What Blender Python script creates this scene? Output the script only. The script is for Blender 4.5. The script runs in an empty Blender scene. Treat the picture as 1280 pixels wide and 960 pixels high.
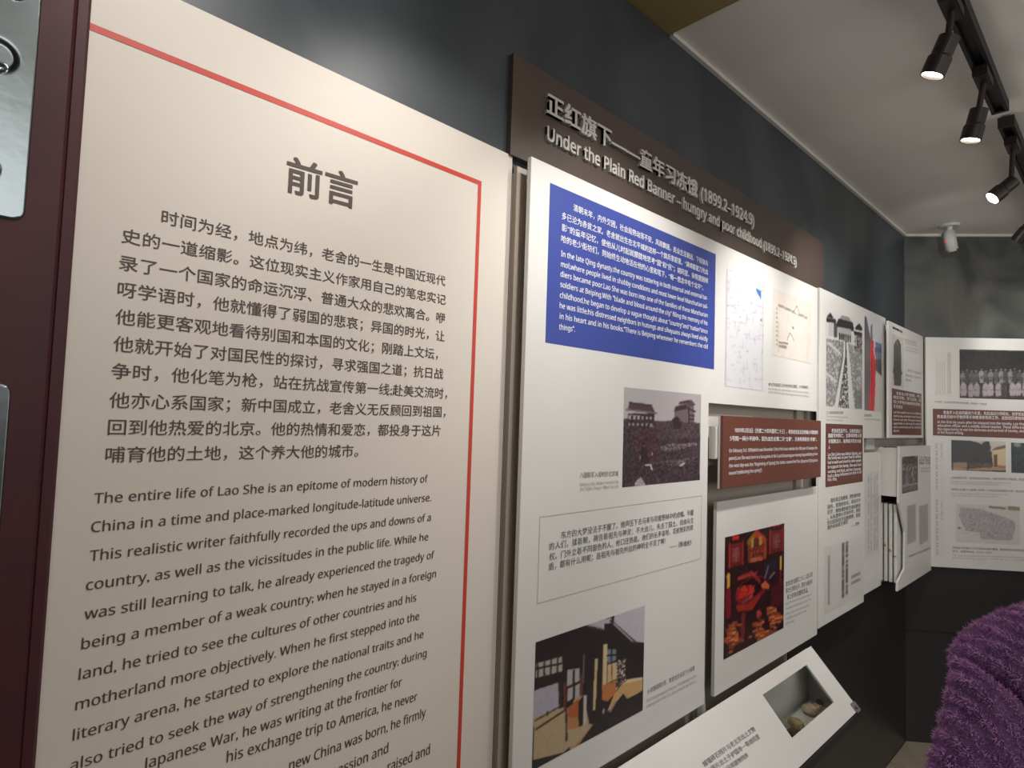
import bpy, bmesh, math, random
import numpy as np
from mathutils import Vector, Matrix
random.seed(7); rng = np.random.default_rng(7)
SC = bpy.context.scene
COL = SC.collection

# ------------------------------------------------------------------ camera
W_, H_, F_ = 1280.0, 960.0, 750.0
C2W = np.array([[0.69121317, -0.01654254, -0.72246155],
                [0.72189618, 0.06148605, 0.68926437],
                [0.03301912, -0.99797085, 0.05444196]])   # image right / down / forward in the room's axes
CAM = np.array([0.86242264, 0.0, 1.6])
cd = bpy.data.cameras.new('camera'); cam = bpy.data.objects.new('camera', cd); COL.objects.link(cam)
cd.sensor_fit = 'HORIZONTAL'; cd.sensor_width = 36.0; cd.lens = 36.0 * F_ / W_; cd.clip_start = .02
m4 = Matrix.Identity(4)
for i in range(3):
    m4[i][0] = C2W[i, 0]; m4[i][1] = -C2W[i, 1]; m4[i][2] = -C2W[i, 2]; m4[i][3] = CAM[i]
cam.matrix_world = m4
SC.camera = cam

# ------------------------------------------------------------------ world, exposure, added fill lights
SC.view_settings.view_transform = 'Standard'; SC.view_settings.look = 'None'
SC.view_settings.exposure = 0.1; SC.view_settings.gamma = 1.0
SC.view_settings.use_curve_mapping = False
wd = bpy.data.worlds.new('world'); SC.world = wd; wd.use_nodes = True
wd.node_tree.nodes['Background'].inputs[0].default_value = (.9, .95, 1, 1)
wd.node_tree.nodes['Background'].inputs[1].default_value = 0.02
def area(name, loc, tgt, size, power, colr):
    l = bpy.data.lights.new(name, 'AREA'); l.shape = 'RECTANGLE'; l.size = size[0]; l.size_y = size[1]
    l.energy = power; l.color = colr
    o = bpy.data.objects.new(name, l); COL.objects.link(o); o.location = loc
    o.rotation_euler = (Vector(tgt) - Vector(loc)).to_track_quat('-Z', 'Y').to_euler()
    return o
area('room_fill', (2.3, 0.2, 2.5), (.4, 2.2, 1.2), (1.6, 1.2), 23, (1, .98, .96))  # added soft fill for the ambient level, no fixture hangs here
area('far_side_fill', (2.85, 2.6, 1.7), (0, 3.0, 2.1), (2.0, 1.2), 15, (1, .98, .96))  # added fill by the right wall, lifts the ceiling; no lamp stands there
SPOT_AIM = []   # lamps' own light is made in the lamp builder below

# ------------------------------------------------------------------ helpers
def ray(px, py): return C2W @ np.array([px - 640.0, py - 480.0, F_])
def hit(px, py, axis, val):
    d = ray(px, py); return CAM + (val - CAM[axis]) / d[axis] * d
def s2l(v):
    v = np.asarray(v, float); return np.where(v <= .04045, v / 12.92, ((v + .055) / 1.055) ** 2.4)
def rgb(r, g, b): return tuple(s2l(np.array([r, g, b]) / 255.0)) + (1.0,)
def mat(name, colr, rough=.6, metal=0, noise=None, bump=None, emit=None, spec=.5, coat=0):
    m = bpy.data.materials.new(name); m.use_nodes = True; nt = m.node_tree; b = nt.nodes['Principled BSDF']
    b.inputs['Base Color'].default_value = colr; b.inputs['Roughness'].default_value = rough
    b.inputs['Metallic'].default_value = metal; b.inputs['Specular IOR Level'].default_value = spec
    if coat: b.inputs['Coat Weight'].default_value = coat; b.inputs['Coat Roughness'].default_value = .15
    tc = nt.nodes.new('ShaderNodeTexCoord')
    if noise:
        sc_, c2, lo, hi = noise[:4]
        n = nt.nodes.new('ShaderNodeTexNoise'); n.inputs['Scale'].default_value = sc_; n.inputs['Detail'].default_value = 6
        r = nt.nodes.new('ShaderNodeValToRGB'); r.color_ramp.elements[0].position = lo; r.color_ramp.elements[1].position = hi
        r.color_ramp.elements[0].color = colr; r.color_ramp.elements[1].color = c2
        nt.links.new(tc.outputs['Object'], n.inputs['Vector']); nt.links.new(n.outputs['Fac'], r.inputs['Fac'])
        nt.links.new(r.outputs['Color'], b.inputs['Base Color'])
    if bump:
        n2 = nt.nodes.new('ShaderNodeTexNoise'); n2.inputs['Scale'].default_value = bump[0]; n2.inputs['Detail'].default_value = 4
        bp = nt.nodes.new('ShaderNodeBump'); bp.inputs['Strength'].default_value = bump[1]; bp.inputs['Distance'].default_value = bump[2]
        nt.links.new(tc.outputs['Object'], n2.inputs['Vector']); nt.links.new(n2.outputs['Fac'], bp.inputs['Height'])
        nt.links.new(bp.outputs['Normal'], b.inputs['Normal'])
    if emit:
        b.inputs['Emission Color'].default_value = emit[0]; b.inputs['Emission Strength'].default_value = emit[1]
    return m
def picmat(name, rough=.35):
    m = bpy.data.materials.new(name); m.use_nodes = True; nt = m.node_tree; b = nt.nodes['Principled BSDF']
    a = nt.nodes.new('ShaderNodeAttribute'); a.attribute_name = 'ink'
    nt.links.new(a.outputs['Color'], b.inputs['Base Color']); b.inputs['Roughness'].default_value = rough
    return m
M = dict(
    white=mat('matt_white_board', rgb(219, 217, 213), .45, noise=(3, rgb(214, 212, 208), .3, .7)),
    whiteedge=mat('board_edge', rgb(205, 200, 192), .5),
    beige=mat('beige_board', rgb(218, 209, 198), .55, noise=(2, rgb(213, 204, 193), .3, .7)),
    beigewall=mat('beige_wall_cladding', rgb(190, 178, 163), .6, noise=(2, rgb(184, 172, 158), .3, .7)),
    inkbrown=mat('dark_brown_ink', rgb(80, 67, 58), .6),
    inkgrey=mat('grey_ink', rgb(100, 97, 95), .6),
    inkpale=mat('pale_grey_ink', rgb(168, 165, 161), .6),
    inkblack=mat('black_ink', rgb(38, 34, 34), .6),
    inkred=mat('red_ink', rgb(196, 62, 50), .5),
    inkwhite=mat('white_ink', rgb(236, 236, 240), .5),
    blue=mat('blue_print', rgb(58, 74, 150), .4),
    brown=mat('brown_print', rgb(104, 58, 46), .45),
    brownsign=mat('brown_title_panel', rgb(86, 73, 67), .45, noise=(1.5, rgb(74, 62, 58), .35, .7)),
    silver=mat('brushed_silver_letters', rgb(205, 201, 196), .45, .1),
    maroon=mat('maroon_paint', rgb(80, 38, 42), .5, spec=.3, noise=(9, rgb(68, 34, 42), .3, .7), bump=(160, .15, .0006)),
    steel=mat('polished_steel', rgb(122, 130, 132), .27, 1.0, bump=(30, .12, .003)),
    chrome=mat('chrome', rgb(190, 190, 190), .15, 1.0),
    black=mat('black_lamp_metal', rgb(44, 38, 36), .45, .3),
    track=mat('black_track', rgb(30, 30, 31), .5, .2),
    backing=mat('grey_brown_backing', rgb(182, 173, 161), .6, noise=(2, rgb(176, 167, 156), .3, .7)),
    blackwall=mat('black_gloss_cladding', rgb(46, 46, 47), .3, noise=(2, rgb(40, 40, 41), .3, .7)),
    ceil=mat('painted_ceiling', rgb(236, 231, 226), .8, noise=(2, rgb(230, 226, 221), .3, .7)),
    olive=mat('olive_ceiling_panel', rgb(150, 132, 86), .7),
    trim=mat('white_trim', rgb(215, 212, 204), .5),
    plastic=mat('white_plastic', rgb(210, 208, 204), .4),
    floor=mat('floor_tile', rgb(160, 150, 130), .4, noise=(8, rgb(140, 131, 113), .3, .7)),
    roomwall=mat('far_room_wall', rgb(200, 194, 184), .8),
    lens=mat('lit_lens', rgb(255, 250, 235), .3, emit=(rgb(255, 244, 222), 22)),
    led=mat('red_led', rgb(220, 80, 80), .3, emit=(rgb(255, 60, 60), .6)),
    tray=mat('bright_white_tray', rgb(245, 245, 240), .5),
    caseinner=mat('display_case_lining', rgb(205, 204, 198), .5),
    rail=mat('aluminium_rail', rgb(190, 186, 178), .35, .6),
    acrylic=mat('acrylic_block', rgb(190, 190, 186), .15),
    knob=mat('brass_knob', rgb(215, 200, 175), .2, .8),
    tile_gap=mat('floor_grout', rgb(90, 84, 74), .8),
)
def make_mural(name, dark, light, scale, lo, hi):
    m = mat(name, dark, .42); nt = m.node_tree; b = nt.nodes['Principled BSDF']
    tc = nt.nodes.new('ShaderNodeTexCoord'); mp = nt.nodes.new('ShaderNodeMapping'); mp.inputs['Scale'].default_value = (1, 1, .7)
    n = nt.nodes.new('ShaderNodeTexNoise'); n.inputs['Scale'].default_value = scale; n.inputs['Detail'].default_value = 10; n.inputs['Distortion'].default_value = 1.2
    r = nt.nodes.new('ShaderNodeValToRGB'); r.color_ramp.elements[0].position = lo; r.color_ramp.elements[1].position = hi
    r.color_ramp.elements[0].color = dark; r.color_ramp.elements[1].color = light
    nt.links.new(tc.outputs['Object'], mp.inputs[0]); nt.links.new(mp.outputs[0], n.inputs['Vector'])
    nt.links.new(n.outputs['Fac'], r.inputs['Fac']); nt.links.new(r.outputs['Color'], b.inputs['Base Color'])
    return m
M['mural'] = make_mural('slate_mural', rgb(52, 58, 63), rgb(72, 78, 82), 1.6, .38, .66)
M['muralfar'] = make_mural('ink_tree_mural', rgb(58, 60, 58), rgb(104, 105, 100), 2.6, .4, .68)

def link(name, me, m=None, parent=None):
    o = bpy.data.objects.new(name, me); COL.objects.link(o)
    if m is not None and me is not None: me.materials.append(m)
    if parent is not None: o.parent = parent
    return o
def tag(o, label, cat, group=None):
    o['label'] = label; o['category'] = cat
    if group: o['group'] = group
    return o
def struct(o): o['kind'] = 'structure'; return o
def from_bm(name, bm, m, parent=None, smooth=False):
    me = bpy.data.meshes.new(name); bmesh.ops.recalc_face_normals(bm, faces=bm.faces[:]); bm.to_mesh(me); bm.free()
    if smooth:
        for p in me.polygons: p.use_smooth = True
    return link(name, me, m, parent)
def bm_box(bm, lo, hi, mtx=None):
    r = bmesh.ops.create_cube(bm, size=1); 
    for v in r['verts']:
        v.co = Vector([lo[i] + (v.co[i] + .5) * (hi[i] - lo[i]) for i in range(3)])
        if mtx: v.co = mtx @ v.co
    return r['verts']
def box(name, lo, hi, m, parent=None, bevel=0):
    bm = bmesh.new(); bm_box(bm, lo, hi)
    if bevel: bmesh.ops.bevel(bm, geom=bm.edges[:], offset=bevel, segments=2, affect='EDGES', profile=.7)
    return from_bm(name, bm, m, parent)
def bm_cyl(bm, a, b, r1, r2=None, seg=20, caps=True):
    a = Vector(a); b = Vector(b); r2 = r1 if r2 is None else r2
    q = (b - a).to_track_quat('Z', 'Y').to_matrix().to_4x4()
    return bmesh.ops.create_cone(bm, cap_ends=caps, segments=seg, radius1=r1, radius2=r2, depth=(b - a).length,
                                 matrix=Matrix.Translation((a + b) / 2) @ q)['verts']

class Frame:
    """plane with local axes: u along the wall, v up, n outward.  local coords of children = (u, -n, v)"""
    def __init__(s, O, U, V=None):
        s.O = np.array(O, float); s.U = np.array(U, float); s.U /= np.linalg.norm(s.U)
        s.V = np.array([0, 0, 1.0]) if V is None else np.array(V, float) / np.linalg.norm(V)
        s.N = np.cross(s.U, s.V)
    def uv(s, px, py):
        d = ray(px, py); t = np.dot(s.O - CAM, s.N) / np.dot(d, s.N); p = CAM + t * d - s.O
        return np.array([p @ s.U, p @ s.V])
    def root(s, name):
        o = bpy.data.objects.new(name, None); COL.objects.link(o); o.empty_display_size = .05
        m = Matrix.Identity(4)
        for i in range(3): m[i][0] = s.U[i]; m[i][1] = -s.N[i]; m[i][2] = s.V[i]; m[i][3] = s.O[i]
        o.matrix_world = m; return o
    def at(s, px, py):   # same plane, origin moved to a pixel's point
        p = s.uv(px, py); return Frame(s.O + p[0] * s.U + p[1] * s.V, s.U, s.V)
def main_frame(X, px, py): return Frame([X, 0, 0], [0, 1, 0]).at(px, py)
BDIR = np.array([0.76232161, 0.6471984, 0]); BN = np.array([0.6471984, -0.76232161, 0]); CORNER = np.array([0, 3.709, 0])
def back_frame(off, px, py): return Frame(CORNER + BN * off, BDIR).at(px, py)

def slab(name, pts, th, m, parent, n0=0.0, bevel=.0012):
    """prism from a (u,v) outline: front at n0, back at n0-th"""
    bm = bmesh.new(); f = [bm.verts.new((u, -n0, v)) for u, v in pts]; bm.faces.new(f)
    r = bmesh.ops.extrude_face_region(bm, geom=bm.faces[:])
    for e in r['geom']:
        if isinstance(e, bmesh.types.BMVert): e.co.y = -n0 + th
    if bevel:
        es = [e for e in bm.edges if all(abs(v.co.y + n0) < 1e-6 for v in e.verts)]
        bmesh.ops.recalc_face_normals(bm, faces=bm.faces[:])
        bmesh.ops.bevel(bm, geom=es, offset=bevel, segments=2, affect='EDGES', profile=.6)
    return from_bm(name, bm, m, parent)
def square_up(fr, pxs):
    """uv of pixels"""
    return [tuple(fr.uv(*p)) for p in pxs]
def rect_uv(fr, pxs):
    """axis-aligned rectangle that best fits four pixels TL TR BR BL"""
    a = [fr.uv(*p) for p in pxs]
    u0 = (a[0][0] + a[3][0]) / 2; u1 = (a[1][0] + a[2][0]) / 2; v1 = (a[0][1] + a[1][1]) / 2; v0 = (a[2][1] + a[3][1]) / 2
    return u0, v0, u1, v1
def rslab(name, fr, pxs, th, m, parent, n0=0.0, bevel=0.0):
    u0, v0, u1, v1 = rect_uv(fr, pxs)
    return slab(name, [(u0, v0), (u1, v0), (u1, v1), (u0, v1)], th, m, parent, n0, bevel)

# ---- lettering
_tc = bpy.data.curves.new('lettering_source', 'FONT'); _to = bpy.data.objects.new('lettering_source', _tc); COL.objects.link(_to)
_cache = {}
def plain(s):      # Latin letters and digits drawn from the plain sans alphabet of Blender's own fallback font
    o = ''
    for ch in s:
        if 'A' <= ch <= 'Z': o += chr(0x1D5A0 + ord(ch) - 65)
        elif 'a' <= ch <= 'z': o += chr(0x1D5BA + ord(ch) - 97)
        elif '0' <= ch <= '9': o += chr(0x1D7E2 + ord(ch) - 48)
        else: o += ch
    return o
def glyphs(s, bold=0.0, res=2, ext=0.0):
    s = plain(s); k = (s, bold, res, ext)
    if k in _cache: return _cache[k]
    _tc.body = s; _tc.size = 1; _tc.offset = 0; _tc.resolution_u = res; _tc.extrude = ext; _tc.fill_mode = 'BOTH' if ext else 'FRONT'
    bpy.context.view_layer.update()
    dg = bpy.context.evaluated_depsgraph_get(); me = bpy.data.meshes.new_from_object(_to.evaluated_get(dg))
    n = len(me.vertices); co = np.zeros(n * 3); me.vertices.foreach_get('co', co); co = co.reshape(-1, 3)
    faces = [tuple(p.vertices) for p in me.polygons]; bpy.data.meshes.remove(me)
    if bold:        # heavier strokes: the same outlines laid over each other a hair apart
        sh = [(-bold, -bold * .6), (bold, bold * .6)] if bold <= .009 else [(-bold, -bold), (bold, bold), (-bold, bold), (bold, -bold)]
        faces = [tuple(v + n * i for v in f) for i in range(len(sh)) for f in faces]
        co = np.concatenate([co + np.array([dx, dy, i * (.03 if ext else .00012)]) for i, (dx, dy) in enumerate(sh)])
    _cache[k] = (co, faces); return co, faces
def text(name, fr, lines, m, parent, kind='c', bold=None, off=.0007):
    bold = (0 if name == 'caption' else .006 if kind == 'c' else .009) if bold is None else bold
    """lines: (string, (xL,yL), (xR,yR), glyph height in px at the left end)"""
    V = []; Fc = []
    for i_, ln in enumerate(lines):     # a new block of lines is a part of its own
        if i_ and (abs(ln[1][1] - lines[i_ - 1][1][1]) > 5 * ln[3] or abs(ln[1][0] - lines[i_ - 1][1][0]) > 10 * ln[3]):
            text(name, fr, lines[i_:], m, parent, kind, bold, off); break
        s, pl, pr, hp = ln[:4]; kd = ln[4] if len(ln) > 4 else kind
        co, fs = glyphs(s, bold)
        if len(co) == 0: continue
        a = fr.uv(*pl); b = fr.uv(*pr); h = fr.uv(pl[0], pl[1] - hp)[1] - a[1]
        ref, base = (.90, -.075) if kd == 'c' else (.73, 0)
        sy = h / ref; x0 = co[:, 0].min(); x1 = co[:, 0].max(); sx = (b[0] - a[0]) / (x1 - x0)
        t = (co[:, 0] - x0) * sx; k = len(V)
        vv = a[1] + (b[1] - a[1]) * t / (b[0] - a[0]) + (co[:, 1] - base) * sy
        V += [(a[0] + t[i], -off - co[i, 2], vv[i]) for i in range(len(co))]
        Fc += [tuple(k + j for j in f) for f in fs]
    me = bpy.data.meshes.new(name); me.from_pydata(V, [], Fc); return link(name, me, m, parent)

# ---- printed pictures: a numpy canvas written to a colour attribute on a fine grid
class Pic:
    def __init__(s, name, fr, pxs, nx, ny, bg, parent, crop=None, off=.0006):
        s.fr = fr; s.r = rect_uv(fr, pxs); s.nx = nx; s.ny = ny; s.name = name; s.parent = parent; s.off = off
        s.crop = crop; s.img = np.ones((ny, nx, 3)) * (np.array(bg) / 255.)
        yy, xx = np.mgrid[0:ny, 0:nx]; s.X = (xx + .5) / nx; s.Y = (yy + .5) / ny
    def q(s, pts):      # crop coords -> 0..1 picture coords (x right, y down)
        o = []
        for x, y in pts:
            bx, by, sc_ = s.crop; u, v = s.fr.uv(bx + x / sc_, by + y / sc_)
            o.append(((u - s.r[0]) / (s.r[2] - s.r[0]), 1 - (v - s.r[1]) / (s.r[3] - s.r[1])))
        return o
    def mask(s, pts):
        m = np.zeros(s.X.shape, bool); n = len(pts)
        for i in range(n):
            x1, y1 = pts[i]; x2, y2 = pts[(i + 1) % n]
            if y1 == y2: continue
            c = ((y1 > s.Y) != (y2 > s.Y)) & (s.X < (x2 - x1) * (s.Y - y1) / (y2 - y1) + x1); m ^= c
        return m
    def poly(s, pts, c, a=1.0, uv=False):
        m = s.mask(pts if uv else s.q(pts)); s.img[m] = s.img[m] * (1 - a) + a * np.array(c) / 255.; return s
    def line(s, p, q_, w, c, a=1.0, uv=False):
        (x1, y1), (x2, y2) = [p, q_] if uv else s.q([p, q_])
        asp = (s.r[3] - s.r[1]) / (s.r[2] - s.r[0])
        dx, dy = x2 - x1, (y2 - y1) * asp; L = dx * dx + dy * dy + 1e-12
        t = np.clip(((s.X - x1) * dx + (s.Y - y1) * asp * dy) / L, 0, 1)
        d = np.hypot(s.X - x1 - t * dx, (s.Y - y1) * asp - t * dy); m = d < w / 2
        s.img[m] = s.img[m] * (1 - a) + a * np.array(c) / 255.; return s
    def ell(s, cx, cy, rx, ry, c, a=1.0, uv=True):
        m = ((s.X - cx) / rx) ** 2 + ((s.Y - cy) / ry) ** 2 < 1
        s.img[m] = s.img[m] * (1 - a) + a * np.array(c) / 255.; return s
    def grain(s, amp, block=1, region=None):
        ny = s.ny // block + 1; nx = s.nx // block + 1
        g = np.kron(rng.normal(0, amp / 255., (ny, nx, 1)), np.ones((block, block, 1)))[:s.ny, :s.nx]
        if region is not None: g = g * region[..., None]
        s.img = np.clip(s.img + g, 0.01, .98); return s
    def speck(s, region, c, prob, block=1):
        ny = s.ny // block + 1; nx = s.nx // block + 1
        g = np.kron(rng.random((ny, nx)) < prob, np.ones((block, block), bool))[:s.ny, :s.nx] & region
        s.img[g] = np.array(c) / 255.; return s
    def blur(s, n=1):
        for _ in range(n):
            p = np.pad(s.img, ((1, 1), (1, 1), (0, 0)), 'edge')
            s.img = (p[:-2, 1:-1] + p[2:, 1:-1] + p[1:-1, :-2] + p[1:-1, 2:] + 4 * s.img) / 8
        return s
    def done(s, label=None, m=None):
        u0, v0, u1, v1 = s.r; nx, ny = s.nx, s.ny
        us = np.linspace(u0, u1, nx + 1); vs = np.linspace(v1, v0, ny + 1)
        gu, gv = np.meshgrid(us, vs); co = np.stack([gu, np.full_like(gu, -s.off), gv], -1).reshape(-1, 3)
        i = np.arange(ny)[:, None] * (nx + 1) + np.arange(nx)[None]; i = i.ravel()
        f = np.stack([i + nx + 1, i + nx + 2, i + 1, i], -1)
        me = bpy.data.meshes.new(s.name); me.vertices.add(len(co)); me.vertices.foreach_set('co', co.ravel())
        me.loops.add(f.size); me.loops.foreach_set('vertex_index', f.ravel().astype(np.int32))
        me.polygons.add(len(f)); me.polygons.foreach_set('loop_start', (np.arange(len(f)) * 4).astype(np.int32))
        me.update(calc_edges=True)
        p = np.pad(s.img, ((1, 1), (1, 1), (0, 0)), 'edge'); c = (p[:-1, :-1] + p[1:, :-1] + p[:-1, 1:] + p[1:, 1:]) / 4
        c = np.concatenate([s2l(np.clip(c, 0, 1)), np.ones((ny + 1, nx + 1, 1))], -1)
        a = me.color_attributes.new('ink', 'FLOAT_COLOR', 'POINT'); a.data.foreach_set('color', c.ravel().astype(np.float32))
        o = link(s.name, me, m or M['print'], s.parent)
        if label: o['label'] = label
        return o
M['print'] = picmat('glossy_photographic_print')

# ------------------------------------------------------------------ the room
Z_C = 2.65; Z_T = 2.115; Z_B = .87
w = struct(box('wall_left', (-.12, -2, 0), (-.01, 3.74, 2.9), M['roomwall']))
box('upper_cladding', (-.01, -2, Z_T), (0, .80, 2.64), M['mural'], w)
box('upper_cladding', (-.01, .8002, 2.088), (0, 3.709, 2.64), M['mural'], w)
box('beige_cladding', (-.01, -2, Z_B), (0, .803, Z_T), M['beigewall'], w)
box('backing_cladding', (-.01, .806, .78), (0, 2.188, Z_B - .0002), M['backing'], w)
box('backing_cladding', (-.01, .806, Z_B), (0, 3.709, 2.088), M['backing'], w)
box('lower_cladding', (-.01, -2, .0), (.002, 2.189, .7798), M['blackwall'], w)
box('lower_cladding', (-.01, 2.19, .0), (.002, 3.709, Z_B), M['blackwall'], w)
box('beige_cladding', (-.01, -2, .78), (0, .803, Z_B - .0002), M['beigewall'], w)
def back_box(name, t0, t1, o0, o1, z0, z1, m, parent=None):
    bm = bmesh.new(); mt = Matrix.Identity(4)
    for i in range(3): mt[i][0] = BDIR[i]; mt[i][1] = -BN[i]; mt[i][3] = CORNER[i]
    bm_box(bm, (t0, -o1, z0), (t1, -o0, z1), mt); return from_bm(name, bm, m, parent)
w2 = struct(back_box('wall_back', -.05, 4.1, -.12, -.01, 0, 2.9, M['roomwall']))
back_box('upper_cladding', .0, 3.94, -.01, 0, 2.085, 2.64, M['muralfar'], w2)
back_box('backing_cladding', .0, 3.94, -.01, 0, .93, 2.085, M['backing'], w2)
back_box('lower_cladding', .0, 3.94, -.01, .002, .562, .93, M['blackwall'], w2)
back_box('lower_cladding', .0, 3.94, -.01, .002, 0, .558, M['blackwall'], w2)
struct(box('wall_right', (3.0, -2.1, 0), (3.1, 6.5, 2.9), M['roomwall']))
struct(box('wall_rear', (-.12, -2.1, 0), (3.0, -2.0, 2.9), M['roomwall']))
fl = struct(box('floor', (-.12, -2.1, -.05), (3.1, 6.6, -.006), M['tile_gap']))
proto = None
for i in range(6):
    for j in range(15):
        x0, y0 = .002 + i * .5, -1.98 + j * .6
        if proto is None:
            proto = box('floor_tile', (0.0015, 0.0015, -.006), (.4975, .5975, 0), M['floor'], fl); o = proto
        else:
            o = proto.copy(); COL.objects.link(o); o.parent = fl
        o.location = (x0, y0, 0)
struct(box('ceiling', (-.12, 1.37, Z_C), (3.1, 6.6, Z_C + .1), M['ceil']))
ol = struct(box('ceiling_near', (-.12, -2.1, Z_C - .006), (3.1, 1.368, Z_C + .1), M['olive']))
struct(box('trim_1', (0, 1.37, Z_C - .012), (.012, 3.709, Z_C), M['trim']))
struct(back_box('trim_2', .0, 3.94, 0, .012, Z_C - .012, Z_C, M['trim']))

# maroon frame with steel plates at the far left
mf = main_frame(0.05, 115, 0)
post = bpy.data.objects.new('door_frame', None); COL.objects.link(post); post.location = (0, 0, 0)
tag(post, 'dark maroon painted frame with a narrow bevelled edge left of the beige panel', 'door frame')
bm = bmesh.new()
prof = [(0, .0985), (.046, .0985), (.050, .0955), (.050, .0865), (.0485, .0855), (.050, .0845), (.0525, .082), (.0525, -.25), (0, -.25)]
vs = [bm.verts.new((x, y, 0.0)) for x, y in prof]; bm.faces.new(vs)
r = bmesh.ops.extrude_face_region(bm, geom=bm.faces[:])
for e in r['geom']:
    if isinstance(e, bmesh.types.BMVert): e.co.z = 2.643
from_bm('jamb', bm, M['maroon'], post)
def steel_plate(z0, z1, y0, y1, dims, lab):
    rt = bpy.data.objects.new('steel_plate', None); COL.objects.link(rt); rt.location = (.0525, (y0 + y1) / 2, z0)
    cy = (y0 + y1) / 2; ny = int((y1 - y0) / .0011); nz = int((z1 - z0) / .0016); rr = .012
    bm = bmesh.new(); g = {}
    def depth(y, z):
        d = .003
        for (dy, dz, rad, hgt) in dims:
            q_ = math.hypot(y - dy, z - dz) / rad
            if q_ < 1: d += hgt * (math.cos(q_ * math.pi) + 1) / 2 if hgt < 0 else hgt * math.sqrt(max(0, 1 - q_ * q_))
        return max(d, .0004)
    for i in range(ny + 1):
        for j in range(nz + 1):
            y = y0 + (y1 - y0) * i / ny; z = z0 + (z1 - z0) * j / nz
            # rounded corners by squeezing towards the outline
            for yc, zc, sy, sz in ((y1 - rr, z0 + rr, 1, -1), (y1 - rr, z1 - rr, 1, 1), (y0 + rr, z0 + rr, -1, -1), (y0 + rr, z1 - rr, -1, 1)):
                a, b = (y - yc) * sy, (z - zc) * sz
                if a > 0 and b > 0:
                    mx = max(a, b); L = math.hypot(a, b)
                    if L > 0: y = yc + sy * a * mx / L; z = zc + sz * b * mx / L
            edge = i in (0, ny) or j in (0, nz)
            g[i, j] = bm.verts.new((0 if edge else depth(y, z), y - cy, z - z0))
    for i in range(ny):
        for j in range(nz): bm.faces.new((g[i, j], g[i + 1, j], g[i + 1, j + 1], g[i, j + 1]))
    from_bm('plate', bm, M['steel'], rt, True)
    tag(rt, lab, 'metal plate')
steel_plate(1.787, 2.20, -.055, .0545, [(.032, 2.030, .011, .007), (.022, 1.955, .020, -.012), (.022, 1.945, .009, .006), (.022, 1.835, .010, .006), (.005, 1.87, .014, -.01), (-.02, 1.95, .02, .01)],
            'dented polished steel plate with domed studs at the top of the maroon frame')
steel_plate(1.30, 1.618, -.055, .0545, [(.0, 1.55, .016, .01), (.0, 1.40, .016, .01)],
            'steel plate with a rounded corner lower down on the maroon frame')

# ------------------------------------------------------------------ beige foreword panel
ang = math.radians(-1.4)
XR = hit(638.7, 193.7, 0, .008)
BF0 = Frame([.008, XR[1], 0], [math.sin(ang), math.cos(ang), 0])
BF = BF0.at(615, 960)
t = tag(BF.root('foreword_board'), 'large beige foreword board with red border and the heading 前言', 'exhibit board')
tl = BF.uv(229.7, 0); trr = BF.uv(638.7, 193.7)
slab('panel', [(-.697, -.14), (0, -.14), (0, trr[1]), (-.697, trr[1])], .006, M['beige'], t, bevel=.0008)
# red border
o1 = BF.uv(602.5, 226.5); o2 = BF.uv(573.5, 980)
lt = BF.uv(115, 30.6); bw = .0062
uR = (o1[0] + o2[0]) / 2; vT = (o1[1] + lt[1]) / 2; uL = -.697; vB = -.12; n_ = .0006
bm = bmesh.new()
def strip(bm, a, b, c, d, n_):
    bm.faces.new([bm.verts.new((x, -n_, z)) for x, z in (a, b, c, d)])
TW = .0135 * .62
strip(bm, (uL, vT - TW), (uR, vT - TW), (uR, vT), (uL, vT), n_)
strip(bm, (uR - TW, vB), (uR, vB), (uR, vT - TW), (uR - TW, vT - TW), n_)
strip(bm, (uL, vB), (uR - TW, vB), (uR - TW, vB + TW), (uL, vB + TW), n_)
from_bm('red_border', bm, M['inkred'], t)
text('heading', BF, [('前言', (356.5, 239), (445.5, 262), 45)], M['inkbrown'], t, bold=.014)
text('chinese_text', BF, [
    ('时间为经，地点为纬，老舍的一生是中国近现代', (201.5, 279.5), (556.3, 358), 18),
    ('史的一道缩影。这位现实主义作家用自己的笔忠实记', (151.5, 303), (556.8, 381.3), 18.5),
    ('录了一个国家的命运沉浮、普通大众的悲欢离合。咿', (148.5, 337), (556, 404.7), 19),
    ('呀学语时，他就懂得了弱国的悲哀；异国的时光，让', (146.5, 370.5), (555.5, 427), 19),
    ('他能更客观地看待别国和本国的文化；刚踏上文坛，', (143.5, 405), (547, 449.5), 19.5),
    ('他就开始了对国民性的探讨，寻求强国之道；抗日战', (141, 439), (553.7, 474), 19.5),
    ('争时，他化笔为枪，站在抗战宣传第一线;赴美交流时，', (138.7, 473), (558.5, 498.5), 19.5),
    ('他亦心系国家；新中国成立，老舍义无反顾回到祖国，', (136, 509.7), (556.5, 521.5), 19.8),
    ('回到他热爱的北京。他的热情和爱恋，都投身于这片', (134.3, 543.8), (550.2, 544.8), 19.8),
    ('哺育他的土地，这个养大他的城市。', (131.3, 578.4), (447.5, 571), 19.8)], M['inkbrown'], t)
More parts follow.
